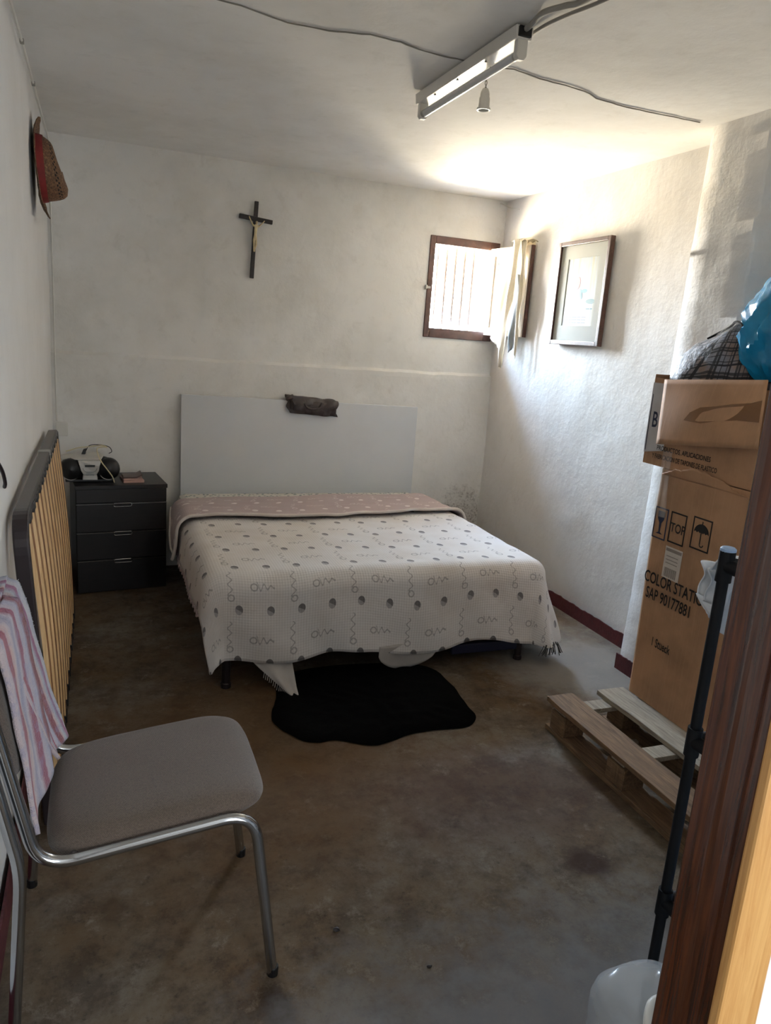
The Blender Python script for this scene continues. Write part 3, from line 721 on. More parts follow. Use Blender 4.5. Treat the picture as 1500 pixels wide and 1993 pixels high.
# ------------------------------------------------------------------ bed
BX0, BX1, BY0, BY1, BT = .44, 2.00, 2.96, 4.62, .485
bed = thing('bed', 'low double bed base on dark legs under the patterned cover', 'bed', (1.22, 3.8, 0))
for x in (BX0+.05, BX1-.08):
    for y in (2.95, 4.50):
        mb = MB(); mb.tube([(x, y, 0), (x, y, .15)], .019, 14); mb.lathe([(.022, 0), (.022, .02), (.019, .024)], (x, y, 0), seg=14); obj('leg', mb, 'dark_metal', bed, smooth=False)
mb = MB()
for a in ((BX0, BX1, BY0-.02, BY0+.02), (BX0, BX1, BY1-.04, BY1), (BX0, BX0+.04, BY0+.02, BY1-.04), (BX1-.04, BX1, BY0+.02, BY1-.04)): mb.box(*a, .15, .19)
obj('base_frame', mb, 'dark_metal', bed, bevel=.004)
mb = MB(); mb.box(BX0+.02, BX1-.02, BY0, BY1-.02, .185, .205); obj('base_deck', mb, 'black_wood', bed)
mb = MB(); mb.box(1.55, 1.93, 2.94, 2.965, .055, .105); obj('cross_brace', mb, 'blue_steel', bed, bevel=.006)
mt = MB(); mt.box(BX0, BX1, BY0, BY1, .207, BT); tag(obj('mattress', mt, 'ticking', bevel=.04), 'pale floral mattress showing at the head of the bed', 'mattress')

DX0, DX1, DY0, DR = .475, 1.955, 3.0, .085
def drape(s, t, off=0.0, wr=1.0):
    ox = DX0-s if s < DX0 else (s-DX1 if s > DX1 else 0); sgx = -1 if s < DX0 else 1
    oy = DY0-t if t < DY0 else 0
    L = math.hypot(ox, oy); x, y = min(max(s, DX0), DX1), max(t, DY0)
    top = BT+.018+off+.008*wr*nz(s*1.3, t*1.3, 2, 2)+.004*wr*nz(s, t, 5, 9)
    if L < 1e-6: return Vector((x, y, top))
    dx, dy = sgx*ox/L, -oy/L
    if L > .46: L = .46+.10*(L-.46)
    if L < DR*PI/2: out, dz = DR*math.sin(L/DR), DR*(1-math.cos(L/DR))
    else:
        m_ = L-DR*PI/2; fl = (.12 if sgx < 0 else .34)*abs(dx)+.06*abs(dy); out, dz = DR+m_*fl, DR+m_*.985
        out += m_*.10*wr*math.sin(s*17+t*13+2*nz(s, t, 3, 2))*.35 + .03*m_*nz(s, t, 8, 7)
    return Vector((x+dx*(out+off), y+dy*(out+off), top-dz))
spr = thing('bedspread', 'white woven bedspread with grey balloons and streamers over the bed', 'bedspread', (1.22, 3.6, .5))
mb = MB(); s0, s1, t0, t1 = DX0-.235, DX1+.40, DY0-.435, 4.27
def hemv(i): return .014*math.sin(i*21)+.018*nz(i*5, 1, 1)
mb.grid(lambda i, j: drape(lerp(s0, s1, i), lerp(t0+hemv(i)-.03*(i-.5), t1, j)), 110, 110, lambda i, j: (lerp(s0, s1, i), lerp(t0, t1, j)))
obj('cover', mb, 'spread', spr, smooth=True, solid=.006)
# turned-down pink reverse with its white piping
mb = MB(); p0, p1 = DX0-.27, DX1+.22
def foldhem(i): return 3.83+.13*max(0, i-.35)+.02*math.sin(i*9)+.018*nz(i*7, 3, 3)-.05*max(0, .12-i)*8*.3
def pinkpt(i, j):
    s = lerp(p0+.17*max(0, j-.45)/.55, p1, i); t = lerp(foldhem(i), 4.30+.13*i, j)
    q = drape(s, t, .014+.010*(1-j)**6, 1.2); q.z += .004*nz(s*2, t*9, 1, 3)
    return q
mb.grid(pinkpt, 110, 44, lambda i, j: (lerp(p0, p1, i), lerp(3.8, 4.43, j)))
pk = obj('turned_down_fold', mb, 'pink', spr, smooth=True, solid=.008, label='dusty pink reverse side with white motifs')
mb = MB(); mb.tube([pinkpt(k/120, 0)+Vector((0, -.003, .007)) for k in range(121)], .0085, 8); obj('piping', mb, 'rope_white', pk, smooth=True)
mb = MB(); mb.tube([pinkpt(0, k/30)+Vector((-.004, 0, 0)) for k in range(31)], .008, 8); obj('piping', mb, 'rope_white', pk, smooth=True)
def hem_scallop():
    mb = MB()
    for k in range(26):
        t = lerp(3.0, 4.35, k/26); a = drape(s0, t); b = drape(s0, t+.052)
        mb.tube([a, (a+b)/2+Vector((-.006, 0, -.016)), b], .006, 6)
    return mb
obj('scalloped_hem', hem_scallop(), 'pink', spr, smooth=True, label='pinkish scalloped side hem')
# fringes at the two front corners
def fringe(c, n, w, mat):
    mb = MB(); c = Vector(c)
    for k in range(n):
        a = lerp(-w, w, k/(n-1)); b = c+Vector((a, random.uniform(-.02, .02), 0))
        mb.tube([b, b+Vector((a*.3, -.008, -.02)), b+Vector((a*.7+random.uniform(-.008, .008), -.012, -.045-random.uniform(0, .015)))], .0022, 5)
    return obj('fringe', mb, mat, spr, kind='stuff')
fc = drape(s1-.06, t0+.03); fringe((fc.x-.01, fc.y, fc.z+.012), 22, .04, 'fringe_dark')
# hanging bits of white undersheet below the cover
sh = thing('undersheet', 'white sheet with its loose ends hanging under the foot of the bed', 'sheet', (1.0, 2.9, 0))
mb = MB()
def tail(i, j):
    a = poly_at([(.56, 2.93, .16), (.62, 2.90, .095), (.70, 2.84, .03), (.745, 2.76, .008)], j); b = poly_at([(.76, 2.93, .16), (.765, 2.90, .10), (.765, 2.83, .04), (.765, 2.77, .010)], j)
    p = Vector(tuple(lerp(x, y, i) for x, y in zip(a, b))); p.y += .012*math.sin(i*9+j*3); return p
mb.grid(tail, 14, 14); obj('corner_tail', mb, 'sheet', sh, smooth=True, solid=.003)
mb = MB(); P = [tail(k/30, .55+.4*k/30) for k in range(31)]
for k in range(18):
    b = tail(.02+.01*k/18, .42+.03*k); mb.tube([b, b+Vector((-.004, -.004, -.016-.01*random.random()))], .0016, 5)
obj('tail_fringe', mb, 'sheet', sh, kind='stuff')
mb = MB()
def loop_(i, j):
    x = lerp(1.16, 1.44, i); dz = .085*math.sin(PI*i)**.7; return Vector((x, 2.90+.03*math.sin(PI*i)*j-.008*math.cos(6*i), lerp(.15, .10-dz, j)))
mb.grid(loop_, 24, 8); obj('sagging_loop', mb, 'sheet', sh, smooth=True, solid=.003)
# headboard and the leather roll on it
hb = MB(); hb.hexa([(.463, 4.640, .06), (2.010, 4.640, .06), (2.010, 4.664, .06), (.463, 4.664, .06)], [(.463, 4.640, 1.083), (2.010, 4.640, 1.061), (2.010, 4.664, 1.061), (.463, 4.664, 1.083)])
for x in (.6, 1.87): hb.box(x-.03, x+.03, 4.642, 4.662, 0, .07)
tag(obj('headboard', hb, 'headboard', bevel=.003), 'plain light grey headboard panel standing against the back wall', 'headboard')
lr = thing('leather_roll', 'dark brown crumpled leather piece folded over the headboard top', 'leather piece', (1.275, 4.63, 1.0))
mb = MB()
def roll(i, j):
    x = lerp(1.115, 1.435, i); a = lerp(-.25, 1.0, j); sag = .006*nz(i*5, j*4, 2, 1)
    z0_ = 1.092-.020*i
    pts = [(4.672, z0_-.05), (4.672, z0_-.01), (4.652, z0_+.012), (4.630, z0_+.004), (4.618, z0_-.03), (4.616, z0_-.065), (4.622, z0_-.094)]
    y, z = poly_at(pts, j)
    w = .010*nz(i*6, j*5, 1, 1)+.006*math.sin(11*i+7*j)*(j > .3)
    end = .010*math.sin(j*14)*(1 if i > .97 or i < .03 else 0)
    return Vector((x+end-.012*(1-j)*(i < .1), y+w*-(1 if j > .35 else .3), z+sag))
mb.grid(roll, 48, 30); obj('outer_fold', mb, 'leather', lr, smooth=True, solid=.008)
mb = MB()
mb.grid(lambda i, j: Vector((lerp(1.125, 1.43, i), 4.628-.010*math.sin(PI*j)+.004*nz(i*6, j*4, 7), lerp(1.075, 1.006, j)-.016*i+.004*math.sin(i*12))), 30, 8); obj('inner_fold', mb, 'leather', lr, smooth=True, solid=.012)
mb = MB(); mb.tube(spline([(1.135, 4.610, 1.075), (1.150, 4.606, 1.045), (1.148, 4.607, 1.015)]), .006, 8); mb.tube(spline([(1.215, 4.606, 1.06), (1.235, 4.600, 1.035), (1.275, 4.598, 1.028), (1.315, 4.601, 1.040), (1.33, 4.606, 1.065)]), .007, 8)
obj('raised_seam', mb, 'leather', lr, smooth=True)
for x, z in ((1.108, 1.082), (1.112, 1.092)):
    mb = MB(); mb.tube(spline([(x+.03, 4.620, z+.012), (x+.005, 4.616, z+.004), (x-.006, 4.622, z-.004)]), .010, 8); obj('strap_end', mb, 'leather', lr, smooth=True)

# ------------------------------------------------------------------ black rug
out = [(.676, 2.80), (.62, 2.62), (.685, 2.462), (.75, 2.42), (.82, 2.42), (.927, 2.358), (1.02, 2.36), (1.10, 2.39), (1.20, 2.40), (1.374, 2.396), (1.44, 2.47), (1.45, 2.60), (1.466, 2.797), (1.40, 2.98), (1.05, 3.05), (.75, 3.0)]
P = []; n_ = len(out)
for k in range(n_):
    a, b, c, d = [Vector(out[(k+q) % n_]+(0,)) for q in (-1, 0, 1, 2)]
    for w in range(6):
        t = w/6; P.append(.5*((2*b)+(c-a)*t+(2*a-5*b+4*c-d)*t*t+(3*b-a-3*c+d)*t**3))
mb = MB(); cen = Vector((1.06, 2.68, 0)); NR = 14
def rugpt(i, j):
    q = P[round(i*len(P)) % len(P)]; r = q-cen; t = 1-j; rr = cen+r*(t*(1+.02*nz(q.x, q.y, 1, 14)))
    return Vector((rr.x, rr.y, .004+.016*min(1, j*7)**.5+.007*nz(rr.x, rr.y, 3, 22)*min(1, j*5)))
mb.grid(rugpt, len(P), NR); tag(obj('rug', mb, 'rug', smooth=True), 'black shaggy rug of uneven outline at the foot of the bed', 'rug')

# ------------------------------------------------------------------ nightstand
ns = thing('nightstand', 'dark wenge chest of three drawers with chrome strip handles', 'nightstand', (.12, 4.4, 0))
NM = Matrix.Translation((-.122, 4.215, 0)) @ Matrix.Rotation(math.radians(6.5), 4, 'Z'); NWd, ND, NH = .478, .36, .612
def nbox(name, x0, x1, y0, y1, z0, z1, mat, bev=.002, par=ns, label=None):
    mb = MB(); mb.box(x0, x1, y0, y1, z0, z1, NM); return obj(name, mb, mat, par, bevel=bev, label=label)
nbox('carcass', 0, NWd, .016, ND, 0, NH-.022, 'wenge'); nbox('top_panel', -.003, NWd+.003, -.004, ND+.003, NH-.022, NH, 'wenge'); nbox('top_fascia', .002, NWd-.002, 0, .016, .515, NH-.022, 'wenge')
for z0_, z1_ in ((.353, .509), (.194, .347), (.012, .188)):
    dr = nbox('drawer_front', .002, NWd-.002, 0, .016, z0_, z1_, 'wenge')
    nbox('chrome_strip', .002, NWd*.5-.05, -.004, .002, z1_-.003, z1_+.003, 'chrome', 0, dr, 'thin chrome strip'); nbox('chrome_strip', NWd*.5+.05, NWd-.002, -.004, .002, z1_-.003, z1_+.003, 'chrome', 0, dr)
    cxm, w, h = NWd*.5, .048, .0095; pts = []
    for k in range(32):
        a = 2*PI*k/32; x = cxm+(w-h)*(1 if math.cos(a) > 0 else -1)+h*math.cos(a); pts.append(NM @ Vector((x, -.009, z1_-.006+h*math.sin(a))))
    mb = MB(); mb.tube(pts, .0022, 6, closed=True)
    obj('handle', mb, 'chrome', dr, smooth=True, label='chrome loop handle')

# boombox
bb = thing('boombox', 'black and silver portable radio on the nightstand', 'radio', (-.03, 4.36, NH))
BM = Matrix.Translation((-.055, 4.385, NH)) @ Matrix.Rotation(math.radians(4), 4, 'Z') @ Matrix.Scale(.98, 4)
mb = MB()
def body(i, j):
    a = 2*PI*i; t = j*2-1; x = .155*t; r = (1-abs(t)**3.2)**.5 if abs(t) < 1 else 0
    hz = .062*(.96+.10*math.cos(t*PI*2)*-1)*max(r, .02); hy = .085*max(r, .02)
    return BM @ Vector((x, hy*math.cos(a), .012+.062+hz*math.sin(a)))
mb.grid(body, 32, 40); obj('housing', mb, 'black_plastic', bb, smooth=True)
for x in (-.098, .098):
    mb = MB(); mb.lathe([(.002, -.020), (.022, -.016), (.046, -.006), (.056, .004), (.060, .016), (.060, .05)], BM @ Vector((x, -.082, .074)), 'y', 28, False); sp_ = obj('speaker', mb, 'black_plastic', bb, smooth=True)
    mb = MB(); mb.tube([BM @ Vector((x+.052*math.cos(a), -.078, .074+.058*math.sin(a))) for a in [PI*1.2+k*PI*.6/14 for k in range(15)]], .0018, 6); obj('speaker_trim', mb, 'silver', sp_, smooth=True)
mb = MB(); mb.prism([BM @ Vector(p) for p in ((-.150, -.03, .124), (-.06, -.085, .128), (.06, -.085, .128), (.075, -.03, .140), (.06, .06, .143), (-.06, .06, .143), (-.150, .04, .128))], (0, 0, .008)); obj('top_lid', mb, 'silver', bb, bevel=.004, label='silver top cover')
ctr = [(-.062, .128), (.062, .128), (.050, .095), (.046, .070), (.034, .045), (-.034, .045), (-.046, .070), (-.052, .095)]
mb = MB(); mb.prism([BM @ Vector((x, -.088-.010*math.sin((z-.04)*30), z)) for x, z in ctr], BM.to_3x3() @ Vector((0, .03, 0))); fp = obj('front_panel', mb, 'silver', bb, bevel=.004, label='silver control panel')
mb = MB(); mb.prism([BM @ Vector((x, -.094, z)) for x, z in ((-.036, .046), (.036, .046), (.040, .018), (-.040, .018))], BM.to_3x3() @ Vector((0, .03, 0))); obj('lower_plate', mb, 'silver', bb, bevel=.003)
mb = MB(); mb.box(-.026, .026, -.1015, -.094, .092, .104, BM); obj('display', mb, 'lcd', fp, label='dark display')
mb = MB(); mb.tube([BM @ Vector((.036*math.cos(a), -.0985, .086+.026*math.sin(a))) for a in [PI+k*PI/16 for k in range(17)]], .0018, 6); obj('dial_ring', mb, 'dull_metal', fp, smooth=True)
for k in range(3):
    mb = MB(); mb.box(-.02, .02, -.104, -.094, .062-.009*k, .066-.009*k, BM); obj('button', mb, 'dull_metal', fp)
mb = MB(); mb.box(-.125, .125, -.06, .06, 0, .016, BM); obj('foot', mb, 'black_plastic', bb, bevel=.004)
mb = MB(); mb.prism([BM @ Vector(p) for p in ((-.040, -.02, .150), (-.018, -.02, .150), (-.012, -.02, .183), (-.028, -.02, .178))], (0, .02, 0)); tag(obj('plug', mb, 'black_plastic', bevel=.003), 'small black plug lying on top of the radio', 'plug')
cable('cream_cord', [(-.17, 4.36, .775), (-.11, 4.36, .795), (-.06, 4.37, .800), (.01, 4.38, .808), (.04, 4.37, .800), (.015, 4.34, .806), (-.012, 4.32, .795), (.005, 4.27, .745), (.035, 4.262, .70), (.065, 4.262, .655), (.075, 4.275, .620)], .0032, 'cream_cable', 'cream cord looped over the radio and down its front', 'cord')
cable('black_cord', [(-.07, 4.38, .775), (-.05, 4.385, .805), (.0, 4.40, .808), (.05, 4.41, .796), (.065, 4.41, .770), (.05, 4.40, .760)], .0022, 'black_plastic', 'thin black cord looping behind the radio plug', 'cord')
# booklets
def booklet(x0, x1, y0, y1, z, th, mat, cov, curl, label, rot):
    t = thing('booklet', label, 'booklet', ((x0+x1)/2, (y0+y1)/2, z), 'booklets beside the radio')
    R = Matrix.Translation(((x0+x1)/2, (y0+y1)/2, 0)) @ Matrix.Rotation(rot, 4, 'Z') @ Matrix.Translation((-(x0+x1)/2, -(y0+y1)/2, 0))
    mb = MB(); mb.box(x0, x1, y0, y1, z, z+th, R); obj('pages', mb, mat, t)
    mb = MB(); mb.grid(lambda i, j: R @ Vector((lerp(x0, x1, i), lerp(y0, y1, j), z+th+.0015+curl*max(0, i-.35)**2+.002*math.sin(6*i))), 14, 4); obj('cover', mb, cov, t, smooth=True, solid=.0012)
booklet(.115, .225, 4.30, 4.45, NH+.001, .012, 'paper_pink', 'paper_pink', 0, 'pinkish booklet at the bottom beside the radio', .12)
booklet(.120, .222, 4.31, 4.45, NH+.0165, .006, 'paper_pink', 'paper_dark', .045, 'thin booklet with a curled dark cover, on top', .05)

# ------------------------------------------------------------------ slatted bed base leaning on the left wall
sb = thing('slatted_bed_base', 'slatted single bed base in a dark steel frame leaning on the left wall', 'bed base', (-.15, 3.0, 0))
SY0, SY1, SH = 2.13, 3.93, .965
tb, tt = Vector((-.148, 0, 0)), Vector((-.205, 0, SH))           # bottom and top of the leaning plane (x, z)
sd = (tt-tb).normalized(); sn = Vector((sd.z, 0, -sd.x))          # in-plane up, outward normal (towards the room)
def sp3(y, h, n): p = tb+sd*h+sn*n; return Vector((p.x, y, p.z))
SHL = (tt-tb).length
path = fillet([(SY0, .02), (SY0, SHL-.015), (SY1, SHL-.015), (SY1, .02)], .10, 8)[0:]
path = [Vector(p) for p in path]
def frame_path():
    pts = fillet([Vector((SY0+.02, .022, 0)), Vector((SY0+.02, SHL-.016, 0)), Vector((SY1-.02, SHL-.016, 0)), Vector((SY1-.02, .022, 0))], .09, 8)
    lo = [Vector((SY1-.10, .022, 0)), Vector((SY0+.10, .022, 0))]
    return pts
pl = frame_path()
mb = MB(); rings = []
for k, p in enumerate(pl):
    d = (pl[min(k+1, len(pl)-1)]-pl[max(k-1, 0)]).normalized(); nn = Vector((-d.y, d.x, 0))
    rings.append([mb.bm.verts.new(sp3(p.x+nn.x*a, max(p.y+nn.y*a, .001), b)) for a, b in ((-.016, -.020), (.016, -.020), (.016, .020), (-.016, .020))])
for A, B in zip(rings, rings[1:]):
    for k in range(4): mb.bm.faces.new((A[k], A[(k+1) % 4], B[(k+1) % 4], B[k]))
mb.bm.faces.new(rings[0]); mb.bm.faces.new(rings[-1][::-1])
obj('steel_frame', mb, 'dark_metal', sb, bevel=.005)
def pbox3(y0, y1, h0, h1, n0, n1):
    m_ = MB(); m_.hexa([sp3(y0, h0, n0), sp3(y0, h0, n1), sp3(y1, h0, n1), sp3(y1, h0, n0)], [sp3(y0, h1, n0), sp3(y0, h1, n1), sp3(y1, h1, n1), sp3(y1, h1, n0)]); return m_
obj('bottom_rail', pbox3(SY0+.03, SY1-.03, .002, .036, -.018, .018), 'dark_metal', sb, bevel=.004)
obj('joint_sleeve', pbox3(3.20, 3.235, SHL-.036, SHL+.004, -.022, .022), 'dull_metal', sb, bevel=.003)
NSL = 13
M_['slat_edge'] = wood('beech_slat_edge', '#c29a68', '#dcb98a', .5, (10, 10, .5)); SLM = [wood('beech_slat_%d' % q, a_, b_, .45, (10, 10, .5)) for q, (a_, b_) in enumerate((('#7d5430', '#a5764a'), ('#8d6640', '#b58a5c'), ('#6f4526', '#96673c')))]  # darker faces and pale edges: shade between slats put into the colour
for k in range(NSL):
    y = lerp(SY0+.125, SY1-.085, k/(NSL-1)); mb = MB(); w, th = .026, .0065; HS = 10
    def slat(i, j, y=y):
        bow = .012*math.sin(PI*j)
        prof = [(-w, -th), (w, -th), (w, th), (-w, th), (-w, -th)][round(i*4)]
        return sp3(y+prof[0], lerp(.030, SHL-.028, j), .012+prof[1]+bow)
    mb.grid(slat, 4, HS); so = obj('slat', mb, SLM[k % 3], sb); so.data.materials.append(M_['slat_edge'])
    for f in so.data.polygons:
        if f.index // HS in (1, 3): f.material_index = 1
    for h in (.028, SHL-.028): obj('slat_cap', pbox3(y-.031, y+.031, h-.014, h+.014, .004, .022), 'black_plastic', sb, bevel=.002)

# ------------------------------------------------------------------ chair
ch = thing('chair', 'chrome tube chair with a brown tweed seat by the left wall', 'chair', (.1, 1.66, 0))
TR = .0125
def sidetubes(y, sg):
    up_ = fillet([(-.222, y, .855), (-.128, y, .398), (.312, y, .452), (.369, y, .0)], .075, 8)
    return up_
for y, yl in ((1.45, 1.424), (1.885, 1.911)):
    pts = sidetubes(y, 1)
    mb = MB(); mb.tube(pts, TR, 14); obj('side_tube', mb, 'chrome', ch, smooth=True)
    mb = MB(); mb.tube(fillet([(-.204, yl, .66), (-.158, yl, .42), (-.186, yl, .0)], .05, 6), TR, 14); obj('leg', mb, 'chrome', ch, smooth=True)
    for x, yy in ((.369, y), (-.186, yl)):
        mb = MB(); mb.lathe([(.0134, 0), (.0134, .022), (.0127, .024)], (x, yy, .0), seg=14); obj('foot_cap', mb, 'black_plastic', ch, smooth=False)
def railz(x): return .399+.123*(x+.128)
mb = MB()
for x in (-.06, .24): mb.tube([(x, 1.45, railz(x)-.002), (x, 1.885, railz(x)-.002)], .009, 10)
obj('seat_stretcher', mb, 'chrome', ch, smooth=True)
# seat pad: super-ellipse outline, domed
def padshape(cu, cv, hu, hv, n_exp, a):
    c, s_ = math.cos(a), math.sin(a); return cu+hu*abs(c)**(2/n_exp)*(1 if c >= 0 else -1), cv+hv*abs(s_)**(2/n_exp)*(1 if s_ >= 0 else -1)
SX0, SX1, SYa, SYb = -.120, .352, 1.462, 1.874
mb = MB(); prof = [(0.0, .044), (.35, .044), (.62, .043), (.80, .040), (.90, .034), (.965, .024), (1.0, .008), (.995, -.006), (.96, -.014), (.5, -.015), (0.0, -.015)]
def seat(i, j):
    t, h = prof[round(j*10)]; x, y = padshape((SX0+SX1)/2, (SYa+SYb)/2, (SX1-SX0)/2*t, (SYb-SYa)/2*t, 5.5, 2*PI*i)
    fr_ = max(0, (x-.22)/.13); return Vector((x, y, railz(x)+h-.012*fr_*fr_*(h > 0)+.002*nz(x, y, 2, 8)))
mb.grid(seat, 72, 10); obj('seat', mb, 'tweed', ch, smooth=True)
# back pad
UB0, UB1 = Vector((-.176, 0, .545)), Vector((-.222, 0, .852)); ud = (UB1-UB0).normalized(); un = Vector((ud.z, 0, -ud.x))
mb = MB(); bprof = [(0.0, .022), (.5, .022), (.8, .020), (.92, .015), (1.0, .0), (.97, -.010), (.5, -.012), (0.0, -.012)]
def back(i, j):
    t, h = bprof[round(j*7)]; yy, hh = padshape(1.668, .154, .196*t, .154*t, 3.2, 2*PI*i)
    c = .010*((yy-1.668)/.196)**2; p = UB0+ud*hh+un*(h+c); return Vector((p.x, yy, p.z))
mb.grid(back, 64, 7); obj('backrest', mb, 'tweed', ch, smooth=True)

# ------------------------------------------------------------------ towel over the chair back
tw = thing('towel', 'striped pink, red and lilac terry towel hung over the chair back', 'towel', (-.17, 1.75, .5))
def towel_sheet(name, ya, yb, zb, prof_, add, u0, u1, nv=40, skew=0):
    mb = MB(); NU = 34
    def fn(i, j):
        y = lerp(ya(j), yb(j), i); x, z = poly_at(prof_, j); z = z if j < .15 else lerp(prof_[0][1], zb(i), (prof_[0][1]-z)/(prof_[0][1]-prof_[-1][1]))
        x += add + .014*(i-.6) + .008*math.sin(i*7+j*2.2)*(j)+.006*nz(i*4, j*4, 3); z -= skew*i*(1-i)*0
        return Vector((x, y, z))
    mb.grid(fn, NU, nv, lambda i, j: (lerp(u0, u1, i), j)); return obj(name, mb, 'towel', tw, smooth=True, solid=.009)
pf = [(-.224, .885), (-.196, .874), (-.176, .80), (-.160, .70), (-.143, .61), (-.122, .52), (-.104, .452)]
towel_sheet('front_fall', lambda j: 1.50+.27*j, lambda j: 1.872-.01*math.sin(3*j), lambda i: .452+.012*i, pf, .004, 0, 1)
pf2 = [(-.222, .884), (-.195, .876), (-.180, .79), (-.172, .70), (-.162, .62), (-.150, .52), (-.142, .440)]
towel_sheet('near_fold', lambda j: 1.49, lambda j: 1.74+.02*j, lambda i: .450-.006*i+.02*max(0, i-.6), pf2, .014, .0, .62)
mb = MB()
mb.grid(lambda i, j: Vector((poly_at([(-.206, .888), (-.228, .884), (-.234, .85), (-.230, .74)], j)[0], lerp(1.61, 1.872, i), poly_at([(-.206, .888), (-.228, .884), (-.234, .85), (-.230, .74)], j)[1])), 24, 12); obj('back_fall', mb, 'towel', tw, smooth=True, solid=.006)
mb = MB()
for k in range(260):
    j = random.random()*.55; i = 1.0; y = 1.872; x, z = poly_at(pf, j); b = Vector((x+.004+random.uniform(-.006, .01), y+random.uniform(-.02, .004), z)); mb.tube([b, b+Vector((random.uniform(.001, .004), random.uniform(0, .004), random.uniform(0, .003)))], .0007, 3, False)
obj('terry_loops', mb, 'white_garment', tw, kind='stuff')

# ------------------------------------------------------------------ pallet
pa = thing('pallet', 'weathered wooden pallet on the floor carrying the tall carton', 'pallet', (2.05, 1.7, 0))
PXa, PXb, PYa, PYb = 1.685, 2.40, 1.12, 2.32
def board(name, x0, x1, y0, y1, z0, z1, mat, rough_=.003):
    mb = MB(); long_y = (y1-y0) > (x1-x0); n = 12
    def rg(k): 
        t = k/n
        return t
    r_ = []
    for k in range(n+1):
        t = k/n; j1, j2 = rough_*nz(x0*7, t*8, z0, 2), rough_*nz(x1*7, t*8, z1, 2)
        if long_y: y = lerp(y0, y1, t); q = [(x0+j1, y, z0), (x1+j2, y, z0), (x1+j2, y, z1+j1*.4), (x0+j1, y, z1+j2*.4)]
        else: x = lerp(x0, x1, t); q = [(x, y0+j1, z0), (x, y1+j2, z0), (x, y1+j2, z1+j1*.4), (x, y0+j1, z1+j2*.4)]
        r_.append([mb.bm.verts.new(p) for p in q])
    for A, B in zip(r_, r_[1:]):
        for k in range(4): mb.bm.faces.new((A[k], A[(k+1) % 4], B[(k+1) % 4], B[k]))
    mb.bm.faces.new(r_[0][::-1]); mb.bm.faces.new(r_[-1])
    return obj(name, mb, mat, pa, bevel=.002)
for x0_, x1_, mt_ in ((1.672, 1.795, 'pallet'), (1.915, 2.045, 'pallet_grey'), (2.10, 2.20, 'pallet_grey'), (2.26, 2.36, 'pallet')): board('top_board', x0_, x1_, PYa, PYb, .122, .142, mt_, .006)
for y in (2.245, 1.885, 1.20): board('cross_board', 1.69, 2.36, y-.035, y+.035, .102, .121, 'pallet_grey')
for y in (2.245, 1.885, 1.20):
    for x in (1.73, 2.01, 2.31): board('block', x-.045, x+.045, y-.05, y+.05, .021, .101, 'pallet')
for x in (1.73, 2.01, 2.31): board('bottom_board', x-.05, x+.05, PYa, PYb, 0, .020, 'pallet')
board('loose_lath', 1.80, 1.96, 2.085, 2.105, .022, .034, 'pallet_grey')

# ------------------------------------------------------------------ tall carton
def text(body, size, loc, ydir, mat, parent, name='printed_text', sx_=1.0, label=None):
    """flat lettering on a face that looks towards -x; reads from far (left) to near (right)"""
    cu = bpy.data.curves.new('t', 'FONT'); cu.body = body; cu.size = size; cu.align_x = 'LEFT'; cu.fill_mode = 'FRONT'; cu.resolution_u = 3; cu.offset = size*.014
    to = bpy.data.objects.new('t', cu); COL.objects.link(to)
    dg = bpy.context.evaluated_depsgraph_get(); me = bpy.data.meshes.new_from_object(to.evaluated_get(dg)); bpy.data.objects.remove(to)
    for v in me.vertices: x, y = v.co.x*sx_, v.co.y; v.co = (loc[0], loc[1]-x*ydir, loc[2]+y)
    me.materials.clear(); me.materials.append(M_[mat]); me.name = name
    o = bpy.data.objects.new(name, me); COL.objects.link(o); adopt(o, parent)
    if label: o['label'] = label
    return o
CXa, CXb, CYa, CYb, CZa, CZb = 2.045, 2.355, 1.62, 2.29, .144, 1.085
ct = thing('tall_carton', 'tall brown shipping carton with handling symbols standing on the pallet', 'box', (2.2, 1.95, CZa))
mb = MB(); nx = 1
def side(i, j):
    z = lerp(CZa, CZb, j); per = [(CXb, CYb), (CXa+.012, CYb), (CXa+.003, CYb-.003), (CXa, CYb-.012), (CXa-.004, lerp(CYb, CYa, .35)), (CXa-.003, lerp(CYb, CYa, .7)), (CXa, CYa+.004), (CXa+.004, CYa), (CXb, CYa), (CXb, CYb)]
    x, y = per[round(i*9)]; return Vector((x+.004*math.sin(z*5+y*3)*(x < 2.1), y, z))
mb.grid(side, 9, 24); obj('walls', mb, 'card', ct, solid=.004)
mb = MB(); mb.box(CXa+.004, CXb-.004, CYa+.004, CYb-.004, CZb-.03, CZb-.024); obj('top_flap', mb, 'card', ct)
mb = MB()
def torn(i, j):
    y = lerp(2.262, CYa+.01, i); zt = 1.098+.045*math.sin(PI*min(1, i*1.7))+.010*nz(i*14, 1, 1)+.008*nz(i*40, 1, 3)
    return Vector((CXa-.010-.012*j-.010*math.sin(i*9)*j, y, lerp(CZb-.02, zt-.03, j)))
mb.grid(torn, 60, 6); obj('torn_flap', mb, 'card', ct, smooth=True, solid=.003)
FX = CXa-.0095
def facebox(name, y0, y1, z0, z1, mat, parent=ct, th=.0008):
    mb = MB(); mb.box(FX-th, FX, min(y0, y1), max(y0, y1), z0, z1); return obj(name, mb, mat, parent)
def frame_sq(yc, zc, hy, hz, w=.0055, mat='ink'):
    mb = MB()
    for a in ((yc-hy, yc+hy, zc-hz, zc-hz+w), (yc-hy, yc+hy, zc+hz-w, zc+hz), (yc-hy, yc-hy+w, zc-hz+w, zc+hz-w), (yc+hy-w, yc+hy, zc-hz+w, zc+hz-w)): mb.box(FX-.0008, FX, *a)
    return mb
SYM = ((2.237, .868), (2.150, .872), (2.030, .880))
sg = obj('handling_symbol', frame_sq(2.243, .875, .036, .062, .005), 'ink_blue', ct)   # glass
mb = MB()
